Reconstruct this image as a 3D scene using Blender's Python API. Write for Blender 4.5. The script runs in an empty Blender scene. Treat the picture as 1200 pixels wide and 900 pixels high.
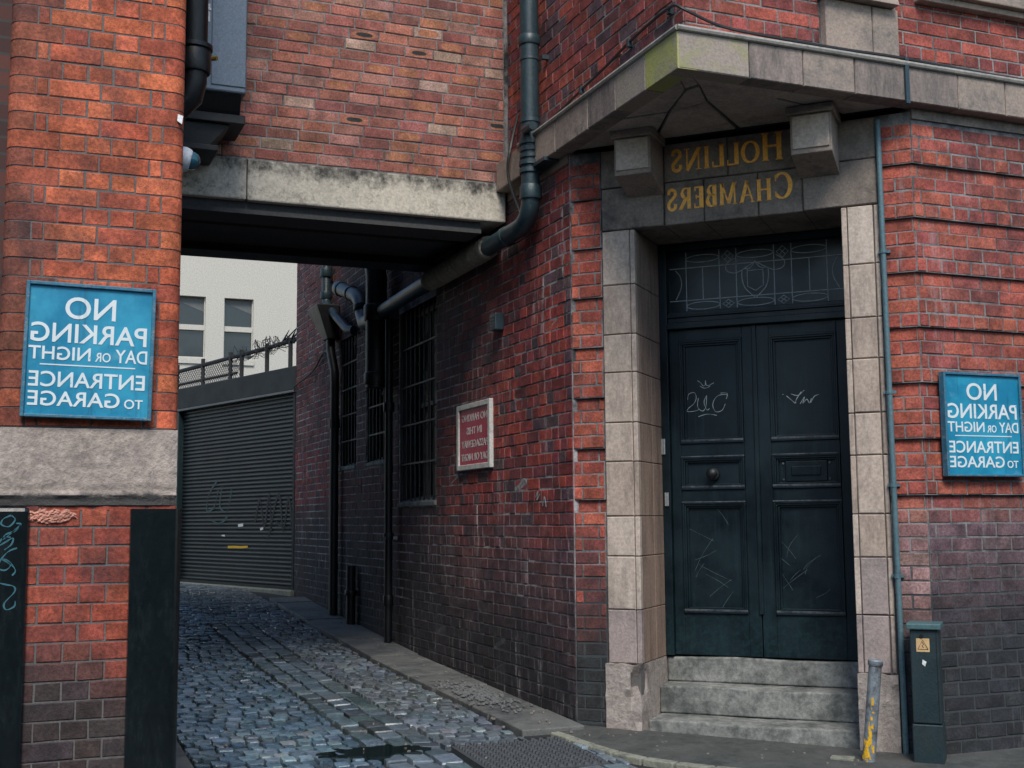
import bpy, bmesh, math, random
from mathutils import Vector, Matrix
random.seed(7)
scene = bpy.context.scene
col = scene.collection

# ------------------------------------------------------------------ camera
YAW, PITCH, ROLL, HC = math.radians(22.0), math.atan(160 / 1450), 0.008, 1.36
F0 = Vector((math.sin(YAW), math.cos(YAW), 0)); R0 = Vector((math.cos(YAW), -math.sin(YAW), 0)); U0 = Vector((0, 0, 1))
CF = F0 * math.cos(PITCH) + U0 * math.sin(PITCH)
CU = U0 * math.cos(PITCH) - F0 * math.sin(PITCH)
CR = R0 * math.cos(ROLL) - CU * math.sin(ROLL)
CU = CU * math.cos(ROLL) + R0 * math.sin(ROLL)
cam_d = bpy.data.cameras.new('camera'); cam = bpy.data.objects.new('camera', cam_d); col.objects.link(cam)
cam_d.sensor_width = 36; cam_d.lens = 36 * 1450 / 1200; cam_d.clip_end = 600; cam_d.clip_start = 0.05
m = Matrix((CR, CU, -CF)).transposed().to_4x4(); m.translation = (0, 0, HC); cam.matrix_world = m
scene.camera = cam
CAM = Vector((0, 0, HC))

# ------------------------------------------------------------------ light
SUN_EL, SUN_AZ = math.radians(49), math.radians(197)     # azimuth from +Y towards +X
world = bpy.data.worlds.new('World'); scene.world = world; world.use_nodes = True
wn = world.node_tree.nodes; wl = world.node_tree.links
sky = wn.new('ShaderNodeTexSky'); sky.sky_type = 'NISHITA'; sky.sun_disc = False
sky.sun_elevation = SUN_EL; sky.sun_rotation = SUN_AZ
sky.air_density = 1.3; sky.dust_density = 0.8; sky.ozone_density = 2.2
wn['Background'].inputs['Strength'].default_value = 0.085
wl.new(sky.outputs[0], wn['Background'].inputs['Color'])
sd = bpy.data.lights.new('sun', 'SUN'); sd.energy = 1.5; sd.angle = math.radians(22); sd.color = (1.0, 0.93, 0.84)
so = bpy.data.objects.new('sun', sd); col.objects.link(so)
tosun = Vector((math.sin(SUN_AZ) * math.cos(SUN_EL), math.cos(SUN_AZ) * math.cos(SUN_EL), math.sin(SUN_EL)))
so.rotation_euler = tosun.to_track_quat('Z', 'Y').to_euler(); so.location = (0, 0, 20)
scene.view_settings.view_transform = 'Standard'; scene.view_settings.look = 'None'
scene.view_settings.exposure = 1.14; scene.view_settings.gamma = 1.0

# ------------------------------------------------------------------ materials
def nodes_of(name):
    mt = bpy.data.materials.new(name); mt.use_nodes = True
    return mt, mt.node_tree.nodes, mt.node_tree.links
class NB:
    def __init__(s, name):
        s.m, s.n, s.l = nodes_of(name); s.b = s.n['Principled BSDF']
        s.pos = s.n.new('ShaderNodeNewGeometry').outputs['Position']
    def noise(s, scale, detail=4, rough=.6, stretch=None, off=0):
        t = s.n.new('ShaderNodeTexNoise'); t.inputs['Scale'].default_value = scale
        t.inputs['Detail'].default_value = detail; t.inputs['Roughness'].default_value = rough
        mp = s.n.new('ShaderNodeMapping'); mp.inputs['Scale'].default_value = stretch or (1, 1, 1)
        mp.inputs['Location'].default_value = (off, off * .7, off * 1.3)
        s.l.new(s.pos, mp.inputs['Vector']); s.l.new(mp.outputs[0], t.inputs['Vector'])
        return t.outputs['Fac']
    def ramp(s, fac, a, b, va=0., vb=1.):
        r = s.n.new('ShaderNodeMapRange'); r.inputs['From Min'].default_value = a; r.inputs['From Max'].default_value = b
        r.inputs['To Min'].default_value = va; r.inputs['To Max'].default_value = vb; r.interpolation_type = 'SMOOTHSTEP'
        s.l.new(fac, r.inputs['Value']); return r.outputs[0]
    def math(s, op, a, b):
        r = s.n.new('ShaderNodeMath'); r.operation = op
        for i, v in enumerate((a, b)):
            if hasattr(v, 'is_linked'): s.l.new(v, r.inputs[i])
            else: r.inputs[i].default_value = v
        return r.outputs[0]
    def mix(s, fac, a, b, mode='MIX'):
        r = s.n.new('ShaderNodeMix'); r.data_type = 'RGBA'; r.blend_type = mode
        for i, v in ((0, fac), (6, a), (7, b)):
            if hasattr(v, 'is_linked'): s.l.new(v, r.inputs[i])
            elif i == 0: r.inputs[0].default_value = v
            else: r.inputs[i].default_value = (*v[:3], 1)
        return r.outputs[2]
    def grey(s, v):
        c = s.n.new('ShaderNodeCombineColor')
        for i in range(3): s.l.new(v, c.inputs[i])
        return c.outputs[0]
    def color(s, c):
        if hasattr(c, 'is_linked'): s.l.new(c, s.b.inputs['Base Color'])
        else: s.b.inputs['Base Color'].default_value = (*c[:3], 1)
    def rough(s, v):
        if hasattr(v, 'is_linked'): s.l.new(v, s.b.inputs['Roughness'])
        else: s.b.inputs['Roughness'].default_value = v
    def bump(s, h, strength=.3, dist=.01):
        b = s.n.new('ShaderNodeBump'); b.inputs['Strength'].default_value = strength; b.inputs['Distance'].default_value = dist
        s.l.new(h, b.inputs['Height']); s.l.new(b.outputs[0], s.b.inputs['Normal'])

M = {}
def plain(name, c, rough=.7, var=.3, sc=6, bump=.25, bsc=60, metal=0., dirt=None, dirt_amt=(.55, .7), dsc=3, spec=.5, dstretch=None, dist=.01, damt=1., zstain=None):
    s = NB(name)
    n1 = s.noise(sc, 5); base = s.mix(n1, [x * (1 - var) for x in c], [min(1, x * (1 + var)) for x in c])
    fine = s.noise(bsc, 4, .7, off=3)
    base = s.mix(.35, base, s.grey(s.ramp(fine, .25, .75, .3, 1.5)), 'MULTIPLY')
    if dirt is not None:
        d = s.noise(dsc, 8, .72, off=9, stretch=dstretch); d2 = s.noise(dsc * 6, 6, .7, off=13, stretch=dstretch)
        d = s.math('ADD', s.math('MULTIPLY', d, .68), s.math('MULTIPLY', d2, .32))
        base = s.mix(s.math('MULTIPLY', s.ramp(d, dirt_amt[0] - .05, dirt_amt[1] + .03), damt), base, dirt)
    if zstain is not None:                    # mould creeping down from a top edge
        sp = s.n.new('ShaderNodeSeparateXYZ'); s.l.new(s.pos, sp.inputs[0]); z = s.ramp(sp.outputs[2], zstain[0], zstain[1])
        e = s.noise(9, 8, .75, off=41, stretch=(1, 1, .8)); base = s.mix(s.ramp(s.math('ADD', s.math('MULTIPLY', z, zstain[3]), e), .5, .86), base, zstain[2])
    s.color(base); s.rough(s.ramp(n1, .2, .8, rough * .85, min(1, rough * 1.15)))
    s.b.inputs['Metallic'].default_value = metal; s.b.inputs['Specular IOR Level'].default_value = spec
    s.bump(fine, bump, dist); M[name] = s.m; return s.m

def brickmat(name, attr, streak=.0, soot=.3, flash=False, streakcol=(.5, .48, .48), sootcol=(.022, .026, .032)):
    s = NB(name)
    if attr:
        a = s.n.new('ShaderNodeAttribute'); a.attribute_name = 'col'; base = a.outputs['Color']
    else:
        o = s.n.new('ShaderNodeObjectInfo'); base = o.outputs['Color']
    if flash:
        tc = s.n.new('ShaderNodeTexCoord'); sp = s.n.new('ShaderNodeSeparateXYZ'); s.l.new(tc.outputs['Object'], sp.inputs[0])
        nz = s.noise(14, 3, off=4)
        wx = s.math('ADD', s.math('ABSOLUTE', sp.outputs[0], 0.), s.math('MULTIPLY', nz, .03))
        ex = s.math('POWER', s.math('MULTIPLY', wx, 1 / .093), 4.); ez = s.math('POWER', s.math('MULTIPLY', sp.outputs[2], 1 / .026), 2.)
        q = s.math('ADD', ex, ez)
        al = s.n.new('ShaderNodeObjectInfo').outputs['Alpha']
        base = s.mix(s.math('MULTIPLY', s.math('GREATER_THAN', al, .25), s.ramp(q, 1.5, .9)), base, (.36, .15, .085))
        base = s.mix(s.math('MULTIPLY', s.math('GREATER_THAN', al, .6), s.ramp(q, .55, .3)), base, (.03, .032, .035))
    n1 = s.noise(9, 5); n2 = s.noise(70, 4, .7, off=5)
    base = s.mix(.75, base, s.grey(s.ramp(n1, .28, .72, .45, 1.4)), 'MULTIPLY')
    base = s.mix(.8, base, s.grey(s.ramp(n2, .3, .7, .55, 1.4)), 'MULTIPLY')
    pit = s.noise(160, 2, .5, off=2)
    base = s.mix(s.ramp(pit, .66, .74), base, (.02, .018, .018))
    sn = s.noise(1.9, 8, .72, off=11)
    base = s.mix(s.math('MULTIPLY', s.ramp(sn, .47, .66), soot), base, sootcol)
    if streak:
        v = s.noise(1.0, 5, .7, stretch=(9, 9, .9), off=17); v2 = s.noise(30, 3, .6, off=21, stretch=(1, 1, .3))
        f = s.math('MULTIPLY', s.ramp(v, .55, .75), s.ramp(v2, .35, .65))
        base = s.mix(s.math('MULTIPLY', f, streak), base, streakcol)
    s.color(base); s.rough(.82); s.b.inputs['Specular IOR Level'].default_value = .35
    s.bump(s.math('ADD', n2, s.math('MULTIPLY', pit, -.6)), .5, .006)
    M[name] = s.m; return s.m

for nm, kw in dict(brick_pier=dict(soot=.6), brick_street=dict(soot=.5, streak=.3), brick_alley=dict(soot=.38, streak=.75),
                   brick_bridge=dict(soot=.15, streak=.25, flash=True)).items():
    brickmat(nm, False, **kw); kw.pop('flash', None); brickmat(nm + '_m', True, **kw)
plain('mortar_dark', (.13, .125, .12), .95, .5, 12, .5, 90)
plain('mortar_light', (.27, .265, .26), .95, .5, 5, .5, 90, dirt=(.05, .055, .058), dirt_amt=(.45, .6), dsc=2.5, zstain=(1.3, .7, (.045, .055, .06), .4))
plain('mortar_alley', (.44, .42, .425), .95, .5, 5, .5, 90, dirt=(.035, .037, .04), dirt_amt=(.43, .58), dsc=2.6, zstain=(1.2, .3, (.05, .055, .06), .34))
plain('stone', (.49, .405, .335), .85, .2, 2.5, .22, 50, dirt=(.17, .135, .115), dirt_amt=(.49, .66), dsc=2.0, damt=.75, dstretch=(2.5, 2.5, .7), zstain=(1.0, .4, (.16, .135, .13), .24))
plain('stone_b', (.44, .355, .29), .85, .2, 2.5, .22, 50, dirt=(.17, .135, .115), dirt_amt=(.46, .62), dsc=3.1, damt=.75, dstretch=(2.5, 2.5, .7), zstain=(1.0, .4, (.16, .135, .13), .24))
plain('stone_c', (.53, .45, .38), .85, .2, 2.5, .22, 50, dirt=(.17, .135, .115), dirt_amt=(.52, .68), dsc=1.3, damt=.75, dstretch=(2.5, 2.5, .7), zstain=(1.0, .4, (.16, .135, .13), .24))
plain('stone_cornice', (.32, .255, .21), .85, .3, 3, .35, 60, dirt=(.09, .09, .085), dirt_amt=(.48, .7), dsc=3.5)
plain('stone_cornice_b', (.25, .20, .175), .85, .35, 3, .35, 60, dirt=(.08, .075, .07), dirt_amt=(.44, .64), dsc=2.4, dstretch=(3, 3, .7))
plain('stone_green', (.30, .26, .21), .85, .3, 3, .35, 60, dirt=(.36, .36, .10), dirt_amt=(.36, .6), dsc=2.2)
plain('stone_lichen', (.30, .25, .215), .85, .3, 3, .35, 60, dirt=(.27, .27, .11), dirt_amt=(.5, .66), dsc=3.0)
plain('stone_soffit', (.42, .36, .31), .85, .3, 3, .35, 60, dirt=(.16, .14, .125), dirt_amt=(.5, .7), dsc=3)
plain('stone_soot_shade', (.25, .205, .17), .85, .35, 3, .35, 60, dirt=(.075, .065, .058), dirt_amt=(.46, .66), dsc=3)  # soot plus the shade under the overhang, both in this colour
plain('stone_rough', (.36, .32, .29), .9, .35, 9, .8, 34, dirt=(.15, .125, .115), dirt_amt=(.5, .66), dsc=6, dist=.012, damt=.8)
plain('stone_step', (.27, .28, .265), .8, .35, 5, .4, 50, dirt=(.045, .055, .052), dirt_amt=(.44, .62), dsc=4, damt=.9)
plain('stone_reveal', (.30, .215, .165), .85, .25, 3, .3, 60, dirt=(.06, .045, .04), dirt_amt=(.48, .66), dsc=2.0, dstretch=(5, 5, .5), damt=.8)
plain('stone_band', (.42, .355, .305), .9, .35, 9, .8, 34, dirt=(.15, .125, .115), dirt_amt=(.5, .66), dsc=6, dist=.012, damt=.8, zstain=(1.51, 1.465, (.06, .058, .056), .38))
plain('stone_low', (.36, .30, .28), .85, .22, 3, .35, 60, dirt=(.13, .115, .115), dirt_amt=(.48, .7), dsc=3)
plain('concrete', (.55, .51, .43), .9, .25, 3, .4, 45, dirt=(.09, .088, .08), dirt_amt=(.56, .66), dsc=5, zstain=(3.70, 3.89, (.04, .04, .038), .26))
plain('concrete_dark', (.05, .052, .054), .9, .3, 4, .3, 40)
plain('steel_dark', (.012, .014, .016), .6, .3, 4, .15, 60)
def door_mat():
    s = NB('door_paint'); a = s.noise(2.2, 7, .7); v = s.noise(1.5, 6, .7, stretch=(16, 16, .9), off=5); f = s.noise(60, 4, .7, off=8)
    c = s.mix(s.ramp(a, .35, .68), (.0018, .0058, .0085), (.0045, .0155, .021)); c = s.mix(s.math('MULTIPLY', s.ramp(v, .52, .7), .5), c, (.011, .03, .036))
    sp = s.n.new('ShaderNodeSeparateXYZ'); s.l.new(s.pos, sp.inputs[0]); low = s.ramp(sp.outputs[2], .95, .55)
    c = s.mix(s.math('MULTIPLY', s.math('MULTIPLY', low, s.ramp(s.noise(26, 6, .8, off=2), .45, .62)), .45), c, (.010, .042, .045))
    chip = s.noise(34, 5, .75, off=19); c = s.mix(s.ramp(chip, .68, .73), c, (.045, .06, .065)); dust = s.noise(140, 2, .6, off=23); c = s.mix(s.ramp(dust, .70, .78), c, (.05, .065, .07))
    s.color(c); s.rough(s.ramp(a, .3, .7, .3, .55)); s.b.inputs['Specular IOR Level'].default_value = .3; s.bump(s.math('ADD', s.math('MULTIPLY', v, .8), f), .12, .006); M['door_paint'] = s.m
door_mat()
plain('door_edge', (.085, .10, .115), .5, .5, 14, .2, 60, dirt=(.008, .018, .022), dirt_amt=(.44, .6), dsc=9, spec=.3)
plain('guard_iron', (.005, .009, .0105), .24, .35, 5, .04, 30, dirt=(.03, .042, .044), dirt_amt=(.52, .68), dsc=5, spec=.45, dstretch=(2, 2, .5), damt=.35)
plain('pipe_blue', (.022, .045, .056), .42, .4, 6, .25, 50, dirt=(.09, .12, .13), dirt_amt=(.58, .72), dsc=10, dstretch=(1, 1, .4))
plain('pipe_black', (.006, .0075, .009), .45, .4, 6, .25, 50)
plain('pipe_lag', (.30, .27, .21), .95, .4, 10, .8, 40, dist=.02)
plain('conduit', (.085, .16, .185), .5, .25, 6, .15, 60)
plain('lead', (.30, .285, .255), .55, .3, 5, .2, 40, dirt=(.1, .1, .09), dirt_amt=(.5, .7), dsc=6)
plain('cable', (.02, .022, .024), .5, .2, 6, .1, 60)
plain('galv', (.13, .165, .205), .45, .12, 3, .08, 80, metal=.3)
def sign_mat():
    s = NB('sign_blue'); a = s.noise(3.5, 7, .7); b = s.noise(9, 6, .72, off=6); v = s.noise(1.6, 6, .7, stretch=(12, 12, 1.2), off=15); sp = s.noise(28, 4, .7, off=27)
    c = s.mix(s.ramp(a, .35, .68), (.007, .19, .33), (.018, .31, .47)); c = s.mix(s.math('MULTIPLY', s.ramp(b, .58, .72), .55), c, (.10, .34, .46))
    c = s.mix(s.math('MULTIPLY', s.ramp(v, .54, .72), .55), c, (.012, .07, .11)); c = s.mix(s.ramp(sp, .70, .75), c, (.09, .05, .03))
    s.color(c); s.rough(s.ramp(a, .3, .7, .35, .6)); s.bump(b, .12, .006); M['sign_blue'] = s.m
    s = NB('paint_white'); a = s.noise(6, 6, .7); sp = s.noise(42, 5, .75, off=31); v = s.noise(1.6, 6, .7, stretch=(12, 12, 1.2), off=15)
    c = s.mix(a, (.55, .64, .66), (.78, .82, .80)); c = s.mix(s.math('MULTIPLY', s.ramp(v, .54, .72), .4), c, (.25, .36, .42)); c = s.mix(s.ramp(sp, .63, .68), c, (.03, .2, .32))
    s.color(c); s.rough(.6); M['paint_white'] = s.m
sign_mat()
plain('sign_edge', (.03, .15, .23), .55, .4, 8, .3, 50, dirt=(.25, .27, .26), dirt_amt=(.55, .66), dsc=16)
plain('sign_red', (.42, .02, .06), .5, .25, 6, .15, 50)
plain('frame_white', (.58, .59, .56), .7, .2, 8, .3, 60, dirt=(.16, .17, .16), dirt_amt=(.55, .7), dsc=14)
plain('gold', (1.0, .44, .055), .45, .1, 14, .1, 60, metal=.1, dirt=(.4, .2, .05), dirt_amt=(.58, .72), dsc=16)
plain('asphalt', (.085, .09, .085), .8, .35, 8, .7, 110, dirt=(.03, .038, .036), dirt_amt=(.46, .66), dsc=3)
plain('ground_joint', (.018, .021, .023), .9, .4, 8, .5, 60)
plain('paving', (.13, .135, .13), .75, .35, 5, .5, 60, dirt=(.045, .052, .055), dirt_amt=(.48, .62), dsc=2.6)
plain('kerb_light', (.24, .25, .2), .8, .35, 6, .5, 50, dirt=(.08, .09, .08), dirt_amt=(.5, .66), dsc=5)
plain('cast_iron', (.06, .068, .075), .55, .35, 8, .4, 60)
plain('shutter', (.018, .024, .028), .40, .3, 3, .12, 60, metal=.2)
plain('fascia', (.014, .018, .021), .7, .35, 4, .3, 50)
plain('fascia_light', (.10, .11, .115), .55, .3, 5, .2, 50)
plain('render_white', (.48, .46, .41), .9, .05, 1.5, .1, 30)
plain('shade_block_grey', (.30, .315, .33), .9, .2, 2, .2, 40)
plain('wood_black', (.012, .014, .016), .5, .3, 5, .2, 50)
plain('hinge_metal', (.42, .44, .44), .4, .2, 10, .1, 60, metal=.5)
plain('bollard_steel', (.30, .345, .38), .4, .3, 7, .2, 50, metal=.4, dirt=(.09, .09, .09), dirt_amt=(.5, .62), dsc=14)
plain('paint_yellow', (.72, .42, .02), .6, .2, 12, .2, 60)
plain('cabinet_green', (.012, .03, .036), .5, .35, 5, .2, 60, dirt=(.022, .03, .03), dirt_amt=(.5, .7), dsc=6)
plain('cabinet_cap', (.06, .13, .14), .5, .3, 6, .2, 60)
plain('label_tan', (.62, .42, .2), .6, .1, 8, .1, 60)
plain('label_white', (.72, .73, .72), .6, .1, 8, .1, 60)
plain('ink_black', (.012, .012, .013), .6, .1, 8, .1, 60)
plain('chalk', (.34, .41, .43), .7, .3, 40, .1, 60)
plain('chalk_dim', (.05, .085, .095), .7, .4, 40, .1, 60)
plain('tag_blue', (.03, .13, .16), .6, .3, 30, .1, 60)
plain('tag_dark', (.012, .014, .016), .6, .3, 30, .1, 60)
plain('lead_came', (.30, .33, .34), .5, .3, 20, .1, 60)
plain('litter', (.22, .2, .18), .8, .5, 90, .1, 60)
plain('plastic_white', (.55, .58, .6), .4, .08, 6, .05, 60)
plain('broken_brick', (.62, .30, .22), .95, .35, 12, 1., 30, dist=.03)
plain('spill', (.17, .18, .185), .85, .3, 30, .5, 60)
plain('rust', (.45, .16, .04), .9, .4, 12, .3, 60)
plain('brass', (.6, .4, .12), .35, .2, 12, .1, 60, metal=.8)
def glassy(name, c, rough=.08):
    s = NB(name); s.color(c); n = s.noise(2.2, 2); s.rough(s.ramp(n, .3, .7, rough, rough * 2.5)); s.bump(n, .05, .02)
    s.b.inputs['Specular IOR Level'].default_value = .6 if name != 'glass_dark' else .22; M[name] = s.m
glassy('glass_dark', (.004, .011, .015), .16); glassy('glass_far', (.02, .026, .028), .06); glassy('puddle', (.008, .016, .016), .03); glassy('dome', (.02, .08, .11), .05)
def sett_mat(name, attr):
    s = NB(name)
    if attr:
        a = s.n.new('ShaderNodeAttribute'); a.attribute_name = 'col'; base = a.outputs['Color']
    else:
        base = s.n.new('ShaderNodeObjectInfo').outputs['Color']
    n1 = s.noise(30, 5, .65); n2 = s.noise(120, 3, .6, off=4)
    base = s.mix(.7, base, s.grey(s.ramp(n1, .3, .7, .6, 1.35)), 'MULTIPLY')
    big = s.noise(.9, 4, .6, off=31)
    s.color(base); s.rough(s.math('ADD', s.ramp(big, .4, .62, .13, .36), s.math('MULTIPLY', n1, .14)))
    s.b.inputs['Specular IOR Level'].default_value = .65
    s.bump(s.math('ADD', n1, s.math('MULTIPLY', n2, .4)), .45, .008); M[name] = s.m
sett_mat('sett', False); sett_mat('sett_m', True)
# procedural brick for faces that are out of sight
s = NB('brick_plain'); bt = s.n.new('ShaderNodeTexBrick'); bs = s.n.new('ShaderNodeSeparateXYZ'); s.l.new(s.pos, bs.inputs[0]); bc = s.n.new('ShaderNodeCombineXYZ')
s.l.new(s.math('ADD', bs.outputs[0], bs.outputs[1]), bc.inputs[0]); s.l.new(bs.outputs[2], bc.inputs[1]); s.l.new(bc.outputs[0], bt.inputs['Vector'])
bt.inputs['Color1'].default_value = (.12, .042, .034, 1); bt.inputs['Color2'].default_value = (.045, .025, .024, 1); bt.inputs['Mortar'].default_value = (.05, .05, .05, 1)
bt.inputs['Scale'].default_value = 4.4; bt.inputs['Row Height'].default_value = .36; bt.inputs['Brick Width'].default_value = 1.0; bt.inputs['Mortar Size'].default_value = .03
s.color(bt.outputs['Color']); s.rough(.9); M['brick_plain'] = s.m

# ------------------------------------------------------------------ helpers
class Frame:
    """u along the wall, v up, w out of the wall"""
    def __init__(s, ox, oy, ux, uy, wx, wy, oz=0):
        s.o = Vector((ox, oy, oz)); s.u = Vector((ux, uy, 0)).normalized(); s.w = Vector((wx, wy, 0)).normalized()
    def p(s, u, v, w=0): return s.o + s.u * u + Vector((0, 0, v)) + s.w * w
    def rot(s):
        Y = -s.w; X = Y.cross(Vector((0, 0, 1))); return Matrix((X, Y, Vector((0, 0, 1)))).transposed()
    def mat(s, u, v, w=0):
        mm = s.rot().to_4x4(); mm.translation = s.p(u, v, w); return mm
BX, BY, AX, AY = 4.964, 5.82, 3.407, 7.377
FD = Frame(BX, BY, -1, 1, -1, -1)            # canted entrance wall
FR = Frame(BX, BY, 1, 0, 0, -1)              # street wall right of the door
FL = Frame(AX, AY, 0, 1, -1, 0)              # alley wall
FUL = Frame(AX, BY, 0, 1, -1, 0)             # upper alley wall
FUR = Frame(AX, BY, 1, 0, 0, -1)             # upper street wall
FP = Frame(-.071, BY, 1, 0, 0, -1)           # pier
FB = Frame(.6, 8.5, 1, 0, 0, -1)             # bridge
FW = Frame(0, 0, 1, 0, 0, -1)                # world: u=X, v=Z, w=-Y
FG = Frame(3.42, 16.0, -.30, .954, -.954, -.30)   # garage front

def interp(x, xs, ys):
    if x <= xs[0]: return ys[0]
    for i in range(1, len(xs)):
        if x <= xs[i]:
            t = (x - xs[i - 1]) / (xs[i] - xs[i - 1]); return ys[i - 1] + t * (ys[i] - ys[i - 1])
    return ys[-1]
def ground(x, y):
    return interp(y, [5.5, 6.5, 7.4, 9, 10.9, 13.3, 15.8, 16.6], [0, .01, .055, .105, .165, .295, .445, .47])
def project(p):
    q = p - CAM; z = q.dot(CF)
    if z <= 0.1: return None
    return 600 + 1450 * q.dot(CR) / z, 450 - 1450 * q.dot(CU) / z, z

def tag(o, label=None, cat=None, group=None, kind=None):
    if label: o['label'] = label
    if cat: o['category'] = cat
    if group: o['group'] = group
    if kind: o['kind'] = kind
    return o
def link(name, me, parent=None, mat=None, loc=None):
    o = bpy.data.objects.new(name, me); col.objects.link(o)
    if mat and me is not None: me.materials.append(M[mat])
    if parent: o.parent = parent
    return o
def empty(name, loc, label, cat, group=None):
    o = bpy.data.objects.new(name, None); col.objects.link(o); o.location = loc; o.empty_display_size = .2
    tag(o, label, cat, group); return o
def world_of(o):
    if o.parent is None: return o.matrix_basis.copy()
    return world_of(o.parent) @ o.matrix_parent_inverse @ o.matrix_basis
def put(o, parent):
    if parent is not None:
        o.parent = parent; o.matrix_parent_inverse = world_of(parent).inverted()
    return o

class MB:
    def __init__(s): s.v = []; s.f = []; s.c = []; s.smooth = False
    def quadbox(s, pts, c=None):
        """8 points: bottom ring 4 then top ring 4"""
        n = len(s.v); s.v += [tuple(p) for p in pts]
        for f in ((0, 3, 2, 1), (4, 5, 6, 7), (0, 1, 5, 4), (1, 2, 6, 5), (2, 3, 7, 6), (3, 0, 4, 7)):
            s.f.append([n + i for i in f]); s.c.append(c)
        return s
    def box(s, fr, u0, u1, v0, v1, w0, w1, c=None):
        return s.quadbox([fr.p(u0, v0, w0), fr.p(u1, v0, w0), fr.p(u1, v0, w1), fr.p(u0, v0, w1),
                          fr.p(u0, v1, w0), fr.p(u1, v1, w0), fr.p(u1, v1, w1), fr.p(u0, v1, w1)], c)
    def cbox(s, fr, u0, u1, v0, v1, w0, w1, ch=.006, c=None, jit=0., rnd=random):
        """box whose front face is chamfered"""
        n = len(s.v); j = lambda: rnd.uniform(-jit, jit) if jit else 0
        for (a0, a1, b0, b1, w) in ((u0, u1, v0, v1, w0), (u0, u1, v0, v1, w1 - ch), (u0 + ch, u1 - ch, v0 + ch, v1 - ch, w1)):
            for (a, b) in ((a0, b0), (a1, b0), (a1, b1), (a0, b1)): s.v.append(tuple(fr.p(a + j(), b + j(), w + j() * .6)))
        fs = [(3, 2, 1, 0), (8, 9, 10, 11)]
        for r in (0, 4):
            for i in range(4): fs.append((r + i, r + (i + 1) % 4, r + 4 + (i + 1) % 4, r + 4 + i))
        for f in fs: s.f.append([n + i for i in f]); s.c.append(c)
        return s
    def prism(s, fr, pts, w0, w1, c=None):
        """polygon in (u,v) pushed from w0 to w1"""
        n = len(s.v); k = len(pts)
        s.v += [tuple(fr.p(a, b, w0)) for a, b in pts] + [tuple(fr.p(a, b, w1)) for a, b in pts]
        s.f.append([n + i for i in range(k)]); s.c.append(c); s.f.append([n + k + i for i in reversed(range(k))]); s.c.append(c)
        for i in range(k): s.f.append([n + i, n + k + i, n + k + (i + 1) % k, n + (i + 1) % k]); s.c.append(c)
        return s
    def plan(s, pts, z0, z1):
        n = len(s.v); k = len(pts)
        s.v += [(a, b, z0) for a, b in pts] + [(a, b, z1) for a, b in pts]
        s.f.append([n + i for i in reversed(range(k))]); s.f.append([n + k + i for i in range(k)])
        for i in range(k): s.f.append([n + i, n + (i + 1) % k, n + k + (i + 1) % k, n + k + i])
        s.c += [None] * (k + 2); return s
    def tube(s, pts, r, n=12, caps=True):
        pts = [Vector(p) for p in pts]; rs = r if isinstance(r, (list, tuple)) else [r] * len(pts)
        t = (pts[1] - pts[0]).normalized(); a = t.orthogonal().normalized(); base = len(s.v)
        for i, p in enumerate(pts):
            tt = (pts[min(i + 1, len(pts) - 1)] - pts[max(i - 1, 0)]).normalized()
            a = (a - tt * a.dot(tt)).normalized(); b = tt.cross(a)
            for k in range(n):
                g = 2 * math.pi * k / n; s.v.append(tuple(p + (a * math.cos(g) + b * math.sin(g)) * rs[i]))
        for i in range(len(pts) - 1):
            for k in range(n):
                s.f.append([base + i * n + k, base + i * n + (k + 1) % n, base + (i + 1) * n + (k + 1) % n, base + (i + 1) * n + k]); s.c.append(None)
        if caps:
            s.f.append([base + k for k in reversed(range(n))]); s.f.append([base + (len(pts) - 1) * n + k for k in range(n)]); s.c += [None, None]
        return s
    def ribbon(s, fr, pts, wd, w0, w1):
        """stroke in (u,v): widths may vary; a thin solid"""
        wd = wd if isinstance(wd, (list, tuple)) else [wd] * len(pts); L = []; Rr = []
        for i, (u, v) in enumerate(pts):
            a = pts[max(i - 1, 0)]; b = pts[min(i + 1, len(pts) - 1)]; dx, dy = b[0] - a[0], b[1] - a[1]; q = math.hypot(dx, dy) or 1
            nx, ny = -dy / q * wd[i] / 2, dx / q * wd[i] / 2; L.append((u + nx, v + ny)); Rr.append((u - nx, v - ny))
        for i in range(len(pts) - 1):
            s.quadbox([fr.p(*L[i], w0), fr.p(*L[i + 1], w0), fr.p(*Rr[i + 1], w0), fr.p(*Rr[i], w0),
                       fr.p(*L[i], w1), fr.p(*L[i + 1], w1), fr.p(*Rr[i + 1], w1), fr.p(*Rr[i], w1)])
        return s
    def build(s, name, mat, parent=None, smooth=False, bevel=0):
        me = bpy.data.meshes.new(name); me.from_pydata(s.v, [], s.f); me.update()
        bm = bmesh.new(); bm.from_mesh(me); bmesh.ops.recalc_face_normals(bm, faces=bm.faces)
        bm.to_mesh(me); bm.free()
        if any(c is not None for c in s.c):
            at = me.color_attributes.new('col', 'FLOAT_COLOR', 'CORNER')
            for po in me.polygons:
                c = s.c[po.index] or (.2, .2, .2)
                for li in po.loop_indices: at.data[li].color = (*c[:3], 1)
        if smooth:
            for po in me.polygons: po.use_smooth = True
        o = link(name, me, None, mat); put(o, parent)
        if bevel:
            b = o.modifiers.new('bevel', 'BEVEL'); b.width = bevel; b.segments = 2; b.limit_method = 'ANGLE'
        if smooth:
            me.set_sharp_from_angle(angle=math.radians(40))
        return o

def part(name, mat, parent, fn, **k):
    mb = MB(); fn(mb); return mb.build(name, mat, parent, **k)
def arc(c, r, a0, a1, n=10, ry=None):
    return [(c[0] + r * math.cos(math.radians(a0 + (a1 - a0) * i / n)), c[1] + (ry or r) * math.sin(math.radians(a0 + (a1 - a0) * i / n))) for i in range(n + 1)]

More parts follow.
